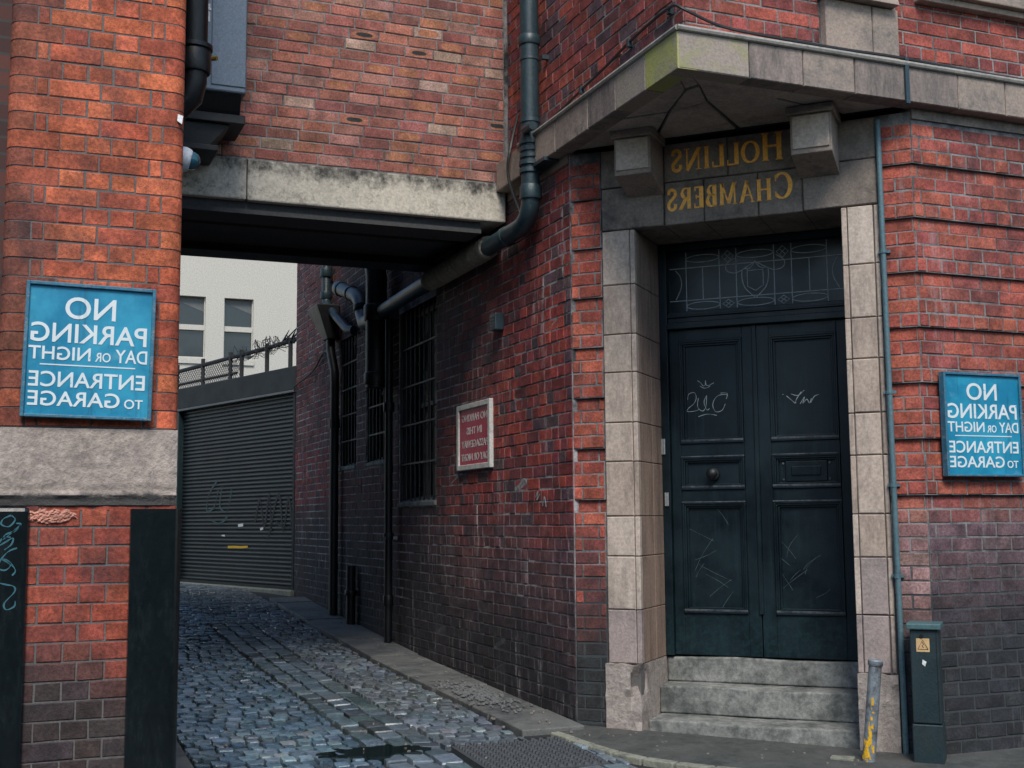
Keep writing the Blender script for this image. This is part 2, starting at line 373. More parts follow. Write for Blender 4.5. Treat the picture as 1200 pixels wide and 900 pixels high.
def slab_with_holes(mb, fr, u0, u1, v0, v1, holes, w0, w1):
    us = sorted({u0, u1} | {h[0] for h in holes if u0 < h[0] < u1} | {h[1] for h in holes if u0 < h[1] < u1})
    for a, b in zip(us, us[1:]):
        hs = sorted([(h[2], h[3]) for h in holes if h[0] < (a + b) / 2 < h[1]]); v = v0
        for (q0, q1) in hs + [(v1, v1)]:
            if q0 > v: mb.box(fr, a, b, v, q0, w0, w1)
            v = max(v, q1)

# ---- bricks
BRICK_MESH = {}
def brick_mesh(l, h, d, matname):
    key = (round(l, 3), round(h, 3), round(d, 3), matname)
    if key not in BRICK_MESH:
        vs = []
        for k in range(3):
            mb = MB(); fr = Frame(0, 0, 1, 0, 0, -1); mb.cbox(fr, -l / 2, l / 2, -h / 2, h / 2, -d, 0, .004, jit=.0019)
            me = bpy.data.meshes.new('brick'); me.from_pydata(mb.v, [], mb.f); me.update()
            bm = bmesh.new(); bm.from_mesh(me); bmesh.ops.recalc_face_normals(bm, faces=bm.faces); bm.to_mesh(me); bm.free()
            me.materials.append(M[matname]); vs.append(me)
        BRICK_MESH[key] = vs
    return random.choice(BRICK_MESH[key])
CO, ST, HD, JT = .083, .225, .1125, .009
def row_header(off, u0, u1): return row_fill(HD, off, u0, u1)
def row_fill(pitch, off, u0, u1):
    out = []; u = u0 - (off % pitch)
    while u < u1 - .001:
        a, b = max(u, u0), min(u + pitch, u1)
        if b - a > .03: out.append((a, b))
        u += pitch
    return out
def cut(bricks, holes):
    out = []
    for (a, b, v0, v1, w) in bricks:
        segs = [(a, b)]
        for h in holes:
            if v1 - .02 > h[2] and v0 + .02 < h[3]:
                n = []
                for (p, q) in segs:
                    if q <= h[0] or p >= h[1]: n.append((p, q)); continue
                    if p < h[0]: n.append((p, h[0]))
                    if q > h[1]: n.append((h[1], q))
                segs = n
        out += [(p, q, v0, v1, w) for p, q in segs if q - p > .025]
    return out
def lay(parent, fr, bricks, mat, colour, limit, depth=.06):
    """bricks: (u0,u1,v0,v1,w). The ones that show largest become objects, the rest one mesh."""
    rank = []
    for bk in bricks:
        a, b, v0, v1, w = bk; q = project(fr.p((a + b) / 2, (v0 + v1) / 2, w)); e0 = project(fr.p(a, v0, w)); e1 = project(fr.p(b, v1, w)); s = 0
        if q and e0 and e1 and -15 < q[0] < 1215 and -12 < q[1] < 912: s = abs(e1[0] - e0[0]) * abs(e1[1] - e0[1])
        rank.append((s, bk))
    rank.sort(key=lambda t: -t[0]); rest = MB(); R3 = fr.rot()
    for i, (s, (a, b, v0, v1, w)) in enumerate(rank):
        l, h = b - a - JT, v1 - v0 - JT; c = colour((a + b) / 2, (v0 + v1) / 2); wj = w + random.uniform(-.0025, .0025)
        if i < limit and s > 0:
            o = bpy.data.objects.new('brick', brick_mesh(l, h, depth, mat)); col.objects.link(o)
            mm = (R3 @ Matrix.Rotation(random.uniform(-.006, .006), 3, 'Y')).to_4x4(); mm.translation = fr.p((a + b) / 2, (v0 + v1) / 2, wj); o.matrix_basis = mm
            put(o, parent); o.color = c if len(c) == 4 else (*c, 0)
        else:
            rest.cbox(fr, a + JT / 2, b - JT / 2, v0 + JT / 2, v1 - JT / 2, wj - depth, wj, .004, c=c[:3], jit=.001)
    if rest.f:
        o = rest.build('brickwork', mat + '_m', parent); o['kind'] = 'stuff'
def mixc(a, b, t): t = max(0, min(1, t)); return tuple(x + (y - x) * t for x, y in zip(a, b))
def jit(c, s=.18):
    k = 1 + random.uniform(-s, s); return tuple(max(0, x * k * (1 + random.uniform(-.06, .06))) for x in c)
def sm(x, a, b): t = max(0, min(1, (x - a) / (b - a))); return t * t * (3 - 2 * t)
def wob(u, v, k=1.): return math.sin(u * 3.1 * k + 1.3) * .5 + math.sin(v * 4.3 * k + u * 2.2 + .4) * .5

# ---- lettering
def text_mesh(body):
    cu = bpy.data.curves.new('t', 'FONT'); cu.body = body; cu.offset = .012; cu.resolution_u = 5
    o = bpy.data.objects.new('t', cu); col.objects.link(o); dg = bpy.context.evaluated_depsgraph_get(); dg.update()
    me = bpy.data.meshes.new_from_object(o.evaluated_get(dg)); bpy.data.objects.remove(o); bpy.data.curves.remove(cu); return me
def lettering(name, body, fr, m0, m1, v0, v1, w, mat, parent, width):
    """mirror-written as in the photograph: starts at the right hand end (width-m0) and runs left"""
    me = text_mesh(body); xs = [q.co.x for q in me.vertices]; ys = [q.co.y for q in me.vertices]
    x0, x1, y0, y1 = min(xs), max(xs), min(ys), max(ys); n = len(me.vertices)
    pts = [(width - (m0 + (q.co.x - x0) / (x1 - x0) * (m1 - m0)), v0 + (q.co.y - y0) / (y1 - y0) * (v1 - v0)) for q in me.vertices]
    faces = [list(p.vertices) for p in me.polygons]; bpy.data.meshes.remove(me)
    nm = bpy.data.meshes.new(name); nm.from_pydata([tuple(fr.p(u, v, w)) for u, v in pts], [], faces); nm.update()
    want = fr.w
    bm = bmesh.new(); bm.from_mesh(nm); bm.normal_update()
    for f in bm.faces:
        if f.normal.dot(want) < 0: f.normal_flip()
    ex = bmesh.ops.extrude_face_region(bm, geom=bm.faces[:]); vv = [g for g in ex['geom'] if isinstance(g, bmesh.types.BMVert)]
    bmesh.ops.translate(bm, verts=vv, vec=want * .0015); bm.to_mesh(nm); bm.free()
    o = link(name, nm, None, mat); return put(o, parent)

# ================================================================== SETTING
# ---- road sheet
xs = [-80, -30, -10, -4, -1, .5, 1, 2, 3, 4, 6, 10, 30, 80]; ys = [-80, -30, -10, 0, 4, 5, 5.5, 6, 6.5, 7, 7.4, 8, 9, 10, 10.9, 12, 13.3, 14.5, 15.8, 16.6, 18, 22, 40, 120]
gm = bpy.data.meshes.new('road'); gv = [(x, y, ground(x, y) - .03) for y in ys for x in xs]; nx = len(xs)
gm.from_pydata(gv, [], [(j * nx + i, j * nx + i + 1, (j + 1) * nx + i + 1, (j + 1) * nx + i) for j in range(len(ys) - 1) for i in range(nx - 1)])
road = link('road', gm, None, 'ground_joint'); tag(road, 'cobbled alley and street surface of worn grey setts', None, kind='structure')

# ---- setts
class Sett:
    meshes = {}
def sett_geo(l, d, h, rnd):
    """pillow-topped stone, x length l, y depth d"""
    v = []; f = []
    def ring(a, b, z, r): return [(sx * (a - r * k1), sy * (b - r * k2), z) for sx, sy, k1, k2 in
                                  ((-1, -1, 1, 0), (1, -1, 1, 0), (1, -1, 0, 1), (1, 1, 0, 1), (1, 1, 1, 0), (-1, 1, 1, 0), (-1, 1, 0, 1), (-1, -1, 0, 1))]
    for (k, z) in ((1., -h), (1., -.008), (.955, -.0005), (.8, .001)):
        v += [(x + rnd.uniform(-.003, .003), y + rnd.uniform(-.003, .003), z + rnd.uniform(-.002, .002)) for x, y, z in ring(l / 2 * k, d / 2 * k, z, .009 * k)]
    for r in range(3):
        for i in range(8): f.append((r * 8 + i, r * 8 + (i + 1) % 8, r * 8 + 8 + (i + 1) % 8, r * 8 + 8 + i))
    v.append((0, 0, .0012)); f += [(24 + i, 24 + (i + 1) % 8, 32) for i in range(8)]
    return v, f
setts = []   # x, y, length, depth
def sett_rows(x0, x1, y0, y1, px, py, stag=True, skew=-.02, edge=None):
    y = y0; r = 0
    while y < y1:
        d = py * random.uniform(.92, 1.08); x = x0 + (px * .5 if (stag and r % 2) else 0) - px * .5
        while x < x1:
            l = px * random.uniform(.86, 1.16); a, b = max(x, x0), min(x + l, x1); yy = y + d / 2 + skew * (a - x0)
            lo = x0 if edge is None else edge(yy)
            a = max(a, lo)
            if b - a > .04: setts.append((a, b, yy, d))
            x += l
        y += d; r += 1
sett_rows(.98, 1.97, 6.3, 13.6, .098, .108)
def left_edge(y): return 1.0 if y < 14 else 1.0 - (y - 14) * .9
sett_rows(-2.5, 2.95, 13.6, 19.6, .12, .105, edge=left_edge)
for k in range(3):                                   # lengthwise wheel track
    y = 5.6 - random.random() * .1
    while y < 13.5:
        d = random.uniform(.15, .24); setts.append((1.985 + k * .142, 1.985 + (k + 1) * .142, y + d / 2, d)); y += d
sett_rows(2.42, 2.965, 7.1, 13.6, .105, .115)
sett_rows(.98, 1.97, 5.2, 6.3, .16, .12); sett_rows(2.42, 3.26, 5.2, 6.34, .15, .13); sett_rows(3.17, 3.27, 6.34, 7.08, .1, .15)
sett_rows(.2, .98, 14.2, 15.0, .15, .12)
def sett_col(x, y):
    base = random.choice([(.105, .165, .215), (.135, .20, .25), (.085, .145, .195), (.155, .215, .26), (.06, .105, .14)])
    n = math.sin(x * 2.1 + y * .9) + math.sin(y * 1.7 - x * 1.1 + 2)
    if n > .9: base = mixc(base, (.05, .075, .08), .5)
    if 1.98 < x < 2.42: base = mixc((.085, .105, .11), base, .45)
    if random.random() < .14: base = mixc(base, (.05, .06, .068), .7)
    if x > 2.4: base = mixc(base, (.15, .155, .165), .5)
    if random.random() < .02: base = (.2, .23, .25)
    return jit(base, .34)
rank = []
for (a, b, y, d) in setts:
    q = project(Vector(((a + b) / 2, y, ground(0, y)))); s = 0
    if q and -5 < q[0] < 1205 and 640 < q[1] < 905:
        e0 = project(Vector((a, y - d / 2, ground(0, y)))); e1 = project(Vector((b, y + d / 2, ground(0, y)))); s = abs(e0[0] - e1[0]) * abs(e0[1] - e1[1])
        if q[0] < 196: s *= .01
    rank.append((s, (a, b, y, d)))
rank.sort(key=lambda t: -t[0]); rv, rf, rc = [], [], []
SM = {}
for i, (s, (a, b, y, d)) in enumerate(rank):
    x = (a + b) / 2; z = ground(x, y) + random.uniform(-.009, .005); c = sett_col(x, y); l = b - a - random.uniform(.012, .026); dd = d - random.uniform(.010, .02)
    if i < 300 and s > 0:
        key = (round(l / .015), round(dd / .015), i % 2)
        if key not in SM:
            v, f = sett_geo(l, dd, .05, random); me = bpy.data.meshes.new('sett'); me.from_pydata(v, [], f); me.update()
            for po in me.polygons: po.use_smooth = True
            me.set_sharp_from_angle(angle=math.radians(28))
            me.materials.append(M['sett']); SM[key] = me
        o = bpy.data.objects.new('sett', SM[key]); col.objects.link(o); o.parent = road; o.location = (x, y, z)
        o.rotation_euler = (random.uniform(-.05, .05) + .02, random.uniform(-.05, .05), random.uniform(-.06, .06)); o.color = (*c, 1)
    else:
        v, f = sett_geo(l, dd, .05, random); n = len(rv); tx, ty, tz = random.uniform(-.05, .05) + .02, random.uniform(-.05, .05), random.uniform(-.06, .06)
        rv += [(x + p[0] - tz * p[1], y + p[1] + tz * p[0], z + p[2] + tx * p[1] - ty * p[0]) for p in v]; rf += [tuple(n + k for k in q) for q in f]; rc += [c] * len(f)
me = bpy.data.meshes.new('sett_paving'); me.from_pydata(rv, [], rf); me.update(); at = me.color_attributes.new('col', 'FLOAT_COLOR', 'CORNER')
for po in me.polygons:
    po.use_smooth = True
    for li in po.loop_indices: at.data[li].color = (*rc[po.index], 1)
me.set_sharp_from_angle(angle=math.radians(28))
o = link('sett_paving', me, road, 'sett_m'); o['kind'] = 'stuff'

def sheet_slab(name, pts, top, mat, parent, thick=.12, n=1):
    """plan polygon that follows the ground"""
    mb = MB(); k = len(pts)
    mb.v += [(x, y, ground(x, y) + top - thick) for x, y in pts] + [(x, y, ground(x, y) + top) for x, y in pts]
    mb.f.append(list(range(k))); mb.f.append([k + i for i in range(k)])
    for i in range(k): mb.f.append([i, (i + 1) % k, k + (i + 1) % k, k + i])
    mb.c += [None] * len(mb.f)
    o = mb.build(name, mat, parent, bevel=.008); return o
# ---- alley pavement: slabs along the wall
ap = sheet_slab('alley_pavement', [(2.98, 7.2), (3.44, 7.2), (3.44, 9), (3.44, 10.9), (3.44, 13.3), (3.44, 15.6), (2.98, 15.2), (2.98, 13.3), (2.98, 10.9), (2.98, 9)], -.01, 'ground_joint', None)
tag(ap, 'narrow slab pavement along the foot of the alley wall', kind='structure')
y = 7.22; k = 0
while y < 15.2:
    L = random.choice([.75, .9, 1.1, .6]); e = min(y + L, 15.3); j = random.uniform(-.012, .012)
    sheet_slab('paving_slab', [(2.965 + j, y + .012), (3.40, y + .012), (3.40, e), (2.965 + j, e)], .03 + random.uniform(-.008, .008), 'paving', ap, thick=.1)
    y = e + .012
# ---- apron in front of the door, with its kerb
kerb_line = [(3.20, 7.20), (3.235, 7.02), (3.275, 6.82), (3.33, 6.62), (3.41, 6.42), (3.51, 6.24), (3.64, 6.06), (3.82, 5.86), (4.1, 5.6), (4.6, 5.3), (5.4, 5.12), (8, 5.05), (20, 5.05)]
apron = sheet_slab('pavement', kerb_line + [(20, 5.9), (4.9, 5.9), (3.36, 7.45)], .004, 'asphalt', None)
tag(apron, 'dark asphalt pavement in front of the door steps', kind='structure')
for (x0, y0), (x1, y1) in zip(kerb_line[:-1], kerb_line[1:]):
    d = Vector((x1 - x0, y1 - y0)); L = d.length; d /= L; nrm = Vector((-d.y, d.x)); nrm = nrm if nrm.x < 0 or nrm.y < 0 else -nrm
    q = lambda t, w: (x0 + d.x * t + nrm.x * w, y0 + d.y * t + nrm.y * w)
    sheet_slab('kerb_stone', [q(.004, -.005), q(L - .004, -.005), q(L - .004, .065), q(.004, .065)], .011 + random.uniform(-.004, .004), 'kerb_light', apron)
# flag at the pier foot
fl = sheet_slab('pier_footing', [(.60, 6.5), (.965, 6.7), (.965, 9.6), (.60, 9.6)], .02, 'paving', None); tag(fl, 'dark flagstone edging beside the pier foot', kind='structure')

# ================================================================== CORNER BUILDING
cb = empty('corner_building', (5.2, 8, 0), 'red brick corner building with canted stone doorway, cornice and gilt name', 'building')
DEP = .58
WIN = [(2.82, 3.95, 1.53, 3.34), (4.40, 5.11, 1.96, 3.40), (5.53, 6.24, 1.96, 3.40)]     # alley windows u0,u1,v0,v1
part('building_core', 'concrete_dark', cb, lambda b: (b.plan([(14, 6.1), (6.2, 6.1), (3.7, 8.75), (3.7, 16), (14, 16)], -.1, 3.86),
                                                       b.plan([(14, 5.95), (3.54, 5.95), (3.54, 16), (14, 16)], 3.86, 9)))
aw = part('alley_wall', 'mortar_alley', cb, lambda b: (slab_with_holes(b, FL, 0.0, 8.62, -.1, 3.83, WIN, -.16, -.003),
                                                        b.box(FL, 1.2, 8.62, 3.83, 9, -.16, -.003)))
uw = part('upper_alley_wall', 'mortar_light', cb, lambda b: b.box(FUL, .012, 2.66, 3.84, 9, -.14, -.004))
us = part('upper_street_wall', 'mortar_light', cb, lambda b: b.box(FUR, .012, 10, 3.85, 9, -.14, -.004))

# bricks: street wall, banded with a recessed course under every fourth
GROOVES = [1.49 + .332 * k for k in range(7)]
def course_z(zbase, n): return zbase + n * CO
def groove_w(v0):
    return -.024 if any(abs(v0 + CO - g) < .01 for g in GROOVES) else 0.
Z0 = 1.49 - 18 * CO
def grooved(b, fr, u0, u1, top):
    z = -.1
    for g in GROOVES:
        if g - CO > z: b.box(fr, u0, u1, z, g - CO, -.2, -.004)
        b.box(fr, u0, u1, g - CO, min(g, top), -.2, -.028); z = min(g, top)
    if z < top: b.box(fr, u0, u1, z, top, -.2, -.004)
sw = part('street_wall', 'mortar_light', cb, lambda b: grooved(b, FR, 0, 9, 3.82))
cw = part('canted_wall', 'mortar_light', cb, lambda b: grooved(b, FD, .005, .212, 3.80))
cw2 = part('canted_wall', 'mortar_light', cb, lambda b: grooved(b, FD, 1.982, 2.195, 3.80))
bk = []
for r in range(-1, 45):
    v0 = Z0 + r * CO; v1 = v0 + CO
    if v1 > 3.76: break
    hdr = (v0 > 1.48 and (r - 18) % 4 == 0) or (v0 < 1.48 and (18 - r) % 7 == 6)
    fill = row_fill(HD, .04, 0, 3.2) if hdr else row_fill(ST, ST * .5 * (r % 2) + .06, 0, 3.2)
    bk += [(a, b, v0, v1, groove_w(v0)) for a, b in fill]
def c_street(u, v):
    c = jit(random.choice([(.34, .088, .058), (.30, .078, .056), (.37, .10, .064), (.27, .07, .058)]))
    low = 1 - sm(v + .1 * wob(u, v), 1.30, 1.62)
    c = mixc(c, jit((.105, .092, .105), .2), low * .82); c = mixc(c, jit((.018, .027, .032), .2), (1 - sm(v + .1 * wob(u, v), .55, 1.35)) * .9)
    return c
lay(sw, FR, bk, 'brick_street', c_street, 230)
# canted quoins
bk = []
for r in range(-1, 45):
    v0 = Z0 + r * CO; v1 = v0 + CO; w = groove_w(v0)
    if v1 > 3.79: break
    bk += [(.004, .21, v0, v1, w)] if r % 2 else [(.004, .11, v0, v1, w), (.11, .21, v0, v1, w)]
    s = (2.03 if r % 2 else 2.14)
    bk += [(1.985, s, v0, v1, w), (s, 2.198, v0, v1, w)]
def c_quoin(u, v):
    c = jit(random.choice([(.36, .085, .055), (.33, .08, .055), (.40, .10, .065)]))
    if u < 1:
        c = mixc(c, jit((.26, .21, .20), .2), (1 - sm(v, 1.2, 1.55)) * .7); c = mixc(c, jit((.05, .055, .058)), 1 - sm(v, .55, .95))
    else:
        c = mixc(c, jit((.10, .05, .055)), (1 - sm(v, 1.0, 1.5)) * (.75 if random.random() < .6 else .2)); c = mixc(c, (.03, .034, .036), 1 - sm(v, .45, .95))
    return c
lay(cw, FD, [q for q in bk if q[0] < 1], 'brick_street', c_quoin, 140); lay(cw2, FD, [q for q in bk if q[0] > 1], 'brick_street', c_quoin, 140)
# alley wall
bk = []
for r in range(-1, 64):
    v0 = Z0 + r * CO; v1 = v0 + CO
    hdr = r % 4 == 2; ust = .002 if v1 < 3.83 else 3.02
    if v1 > 5.1: break
    fill = row_fill(HD, .03, ust, 8.615) if hdr else row_fill(ST, ST * .5 * (r % 2), ust, 8.615)
    if not hdr:
        fill2 = []
        for a, b in fill:
            if random.random() < .22 and b - a > .2: mdl = (a + b) / 2; fill2 += [(a, mdl), (mdl, b)]
            else: fill2.append((a, b))
        fill = fill2
    bk += [(a, b, v0, v1, 0.) for a, b in fill]
bk = cut(bk, WIN)
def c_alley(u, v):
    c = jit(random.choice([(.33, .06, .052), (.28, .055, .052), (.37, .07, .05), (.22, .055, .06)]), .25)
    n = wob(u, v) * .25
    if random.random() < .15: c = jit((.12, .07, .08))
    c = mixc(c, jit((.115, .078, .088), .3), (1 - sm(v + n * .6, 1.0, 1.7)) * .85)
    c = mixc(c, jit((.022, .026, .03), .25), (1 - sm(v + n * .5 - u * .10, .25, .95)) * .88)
    c = mixc(c, jit((.035, .028, .032), .3), sm(u + n, 1.6, 3.4) * (.75 if not (6.3 < u < 8.7 and v > 1.6) else .35))  # alley shade under the bridge, put into the brick colour
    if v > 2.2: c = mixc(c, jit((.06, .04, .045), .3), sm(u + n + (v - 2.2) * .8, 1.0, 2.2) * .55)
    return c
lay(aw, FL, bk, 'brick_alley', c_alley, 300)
# upper walls
bk = []; bk2 = []
for r in range(0, 22):
    v0 = 4.05 + r * CO; v1 = v0 + CO
    bk += [(a, b, v0, v1, 0) for a, b in (row_fill(HD, .03, .003, 2.655) if r % 4 == 2 else row_fill(ST, ST * .5 * (r % 2), .003, 2.655))]
    row = row_fill(HD, .03, .003, 3.6) if r % 4 == 1 else row_fill(ST, ST * .5 * (r % 2) + .05, .003, 3.6)
    if r < 12: bk2 += cut([(a, b, v0, v1, 0) for a, b in row], [(.92, 1.46, 4.0, 4.46)])
def c_upper(u, v):
    c = jit(random.choice([(.26, .06, .05), (.22, .055, .05), (.30, .07, .05), (.17, .05, .055)]), .22)
    if random.random() < .12: c = jit((.11, .065, .075))
    return c
lay(uw, FUL, bk, 'brick_alley', c_upper, 220)
lay(us, FUR, bk2, 'brick_street', lambda u, v: jit(random.choice([(.26, .065, .05), (.20, .05, .045), (.31, .075, .055)]), .22), 150)

# door surround stones
ds = part('door_surround', 'mortar_dark', cb, lambda b: (b.box(FD, 1.77, 1.975, -.05, 3.24, -.72, -.02), b.box(FD, .218, .42, -.05, 3.24, -.72, -.02),
                                                       b.box(FD, .218, 1.975, 3.262, 3.80, -.72, -.04)))
ZJ = [.452, .79, 1.127, 1.382, 1.732, 1.985, 2.312, 2.562, 2.89, 3.252]
def stone(fr, u0, u1, v0, v1, w0, w1, mat, parent, name='stone_block', ch=.006, g=.0025):
    mb = MB(); mb.cbox(fr, u0 + g, u1 - g, v0 + g, v1 - g, w0, w1, ch, jit=.0012); return mb.build(name, mat, parent)
for i, (a, b) in enumerate(zip(ZJ, ZJ[1:])):
    e = random.uniform(-.002, .002)
    sv = lambda: random.choice(('stone', 'stone_b', 'stone_c'))
    sm_ = sv() if i > 0 else 'stone_low'
    stone(FD, 1.789, 1.98, a, b, -.05, e, sm_, ds); stone(FD, .245, .399, a, b, -.05, e, sv() if i > 1 else 'stone_low', ds)
    stone(FD, .212, .243, a, b, -.3, e - .003, sv(), ds)
    # arris strip and reveal stones
    for u0, u1, i0, i1 in ((1.755, 1.787, 1.757, 1.95), (.401, .433, .25, .431)):
        mb = MB(); mb.box(FD, u0, u1, a + .0025, b - .0025, -.05, e - .002); mb.build('stone_block', sm_, ds, bevel=.005)
        mb = MB(); mb.box(FD, i0, i1, a + .002, b - .002, -.33, -.0525); mb.build('stone_block', 'stone_reveal', ds, bevel=.004)
        mb = MB(); mb.box(FD, i0, i1, a + .002, b - .002, -.62, -.333); mb.build('stone_block', 'stone_reveal', ds, bevel=.004)
def plinth(u0, u1, chip):
    mb = MB(); n = 5; g0 = -.05
    for i in range(n):          # rough dressed block in slightly uneven lifts
        a = g0 + (.452 - g0) * i / n; b = g0 + (.452 - g0) * (i + 1) / n
    mb.box(FD, u0, u1, g0, .45, -.62, .022)
    o = mb.build('plinth_stone', 'stone_rough', ds)
    bm = bmesh.new(); bm.from_mesh(o.data); bmesh.ops.subdivide_edges(bm, edges=bm.edges[:], cuts=9, use_grid_fill=True)
    rr = random.Random(3)
    for v in bm.verts:
        s = (v.co - FD.o).dot(FD.u); w = (v.co - FD.o).dot(FD.w); z = v.co.z
        k = .006 * (math.sin(s * 60 + z * 33) + math.sin(z * 71 + s * 20)) + rr.uniform(-.004, .004)
        if w > .01: v.co += FD.w * k
        if chip and w > -.1 and s < u0 + .06 and .18 < z < .42: v.co += FD.u * max(0, .05 - abs(z - .34) * .45) - FD.w * max(0, .05 - abs(z - .34) * .3)
        if z > .4: v.co.z += k * .5
    bm.to_mesh(o.data); bm.free(); o.data.set_sharp_from_angle(angle=math.radians(30)); return o
plinth(1.757, 1.992, True); plinth(.205, .435, False)
# lintel courses
for (a, b) in ((1.555, 1.98), (.212, .66)):
    stone(FD, a, b, 3.255, 3.54, -.62, 0, 'stone_soot_shade' if a > 1 else 'stone_soot_shade', ds); stone(FD, a, b, 3.542, 3.80, -.4, 0, 'stone_soot_shade', ds)
for a, b in ((.662, .94), (.942, 1.29), (1.292, 1.553)): stone(FD, a, b, 3.255, 3.54, -.62, -.02, 'stone_soot_shade', ds)
for a, b in ((.662, 1.13), (1.132, 1.553)): stone(FD, a, b, 3.542, 3.80, -.4, -.022, 'stone_soot_shade', ds)
# corbels
for s0, s1 in ((1.548, 1.79), (.43, .675)):
    mb = MB(); P = [FD.p(s0, 3.46, 0), FD.p(s1, 3.46, 0), FD.p(s1, 3.535, .285), FD.p(s0, 3.535, .285), FD.p(s0, 3.83, 0), FD.p(s1, 3.83, 0), FD.p(s1, 3.775, .285), FD.p(s0, 3.775, .285)]
    mb.quadbox(P); o = mb.build('corbel', 'stone_cornice', cb, bevel=.006)
    mb = MB(); i = .014; mb.box(FD, s0 + i, s1 - i, 3.565, 3.765, .28, .296); mb.build('corbel_face', 'stone', o, bevel=.004)
    mb = MB(); mb.box(FD, s0 - .02, s1 + .02, 3.775, 3.826, 0.001, .31); mb.build('corbel_cap', 'stone_cornice', o, bevel=.006)
# cornice
cn = part('cornice', 'concrete_dark', cb, lambda b: (b.box(FUL, -.08, 2.64, 3.84, 4.02, -.05, .085), b.box(FUR, -.08, 8, 3.842, 4.02, -.05, .085)))
JL = [-.1, .28, .66, 1.05, 1.56, 2.1, 2.65]
for i, (a, b) in enumerate(zip(JL, JL[1:])):
    if i == 0:
        stone(FUL, -.0995, b, 3.815, 4.035, -.02, .1, 'stone_green', cn, 'cornice_block', ch=.003)
    else: stone(FUL, a, b, 3.815, 4.035, -.02, .1, 'stone_lichen' if i == 1 else random.choice(('stone_cornice', 'stone_cornice_b')), cn, 'cornice_block')
JR = [-.095, .36, .72, 1.08, 1.445, 1.84, 2.21, 2.6, 3.0, 3.4, 3.8]
for i, (a, b) in enumerate(zip(JR, JR[1:])): stone(FUR, a, b, 3.815, 4.035, -.02, .1, 'stone_lichen' if i == 0 else random.choice(('stone_cornice', 'stone_cornice_b')), cn, 'cornice_block')
part('lead_capping', 'lead', cn, lambda b: (b.tube([FUL.p(2.2, 4.046, .1), FUL.p(-.105, 4.046, .1)], .018, 8), b.box(FUL, -.11, 2.2, 4.036, 4.05, 0.0, .105)), smooth=True)
part('lead_capping', 'lead', cn, lambda b: (b.tube([FUR.p(-.105, 4.046, .105), FUR.p(8, 4.046, .105)], .018, 8), b.box(FUR, -.1, 8, 4.0365, 4.05, 0.001, .108)), smooth=True)
part('cornice_strap', 'pipe_blue', cn, lambda b: (b.box(FUR, 1.432, 1.46, 3.80, 4.07, .102, .118), b.box(FUR, 1.432, 1.46, 4.066, 4.078, 0, .12)))
part('frieze_band', 'stone_soot_shade', cb, lambda b: (b.box(FR, -.002, 8, 3.752, 3.83, -.1, .012), b.box(FL, 0.01, 1.1, 3.75, 3.83, -.1, .008)))
# soffit slabs
sf = part('soffit', 'concrete_dark', cb, lambda b: b.plan([(3.35, 5.76), (5.05, 5.76), (5.05, 6.0), (3.6, 7.5), (3.35, 7.5)], 3.845, 3.9))
def S(t, q):      # t along A->B, q from the wall line to the corner
    a = Vector((3.36, 7.40)); b = Vector((4.98, 5.78)); c = Vector((3.36, 5.78)); base = a + (b - a) * t
    return base + (c - base) * q
slabs = [[(0, 0), (.28, 0), (.30, .42), (0, .42)], [(.29, 0), (.52, 0), (.5, .5), (.31, .42)], [(.53, 0), (.80, 0), (.78, .40), (.51, .5)], [(.81, 0), (1, 0), (1, .42), (.79, .40)],
         [(0, .43), (.30, .43), (.4, .72), (0, .97)], [(.31, .43), (.5, .51), (.55, .75), (.41, .72)], [(.51, .51), (.78, .41), (1, .43), (1, .97), (.56, .75)], [(0, .97), (.4, .73), (.55, .76), (1, .97)]]
for sl in slabs:
    pts = [S(t, q) for t, q in sl]; c = sum(pts, Vector((0, 0))) / len(pts); pts = [c + (p - c) * .992 for p in pts]; dz = random.uniform(-.006, .006)
    mb = MB(); mb.plan([(p.x, p.y) for p in pts], 3.828 + dz, 3.85); mb.build('soffit_slab', 'stone_soffit', sf, bevel=.006)
# stone pier stump over the cornice, string course
us2 = part('upper_stone', 'mortar_light', cb, lambda b: b.box(FUR, .93, 1.45, 4.04, 4.44, -.05, .03))
stone(FUR, .925, 1.262, 4.052, 4.40, -.02, .05, 'stone_cornice', us2); stone(FUR, 1.262, 1.457, 4.052, 4.40, -.02, .05, 'stone_cornice', us2)
mb = MB(); mb.quadbox([FUR.p(.9, 4.402, 0), FUR.p(1.42, 4.402, 0), FUR.p(1.42, 4.402, .11), FUR.p(.9, 4.402, .11), FUR.p(.9, 4.6, 0), FUR.p(1.42, 4.6, 0), FUR.p(1.42, 4.6, .05), FUR.p(.9, 4.6, .05)]); mb.build('stone_block', 'stone_cornice', us2, bevel=.005)
part('string_course', 'stone_cornice', cb, lambda b: (b.box(FUR, 1.62, 8, 4.49, 4.53, -.01, .06), b.box(FUR, 1.62, 8, 4.53, 4.62, -.01, .10)), bevel=.008)

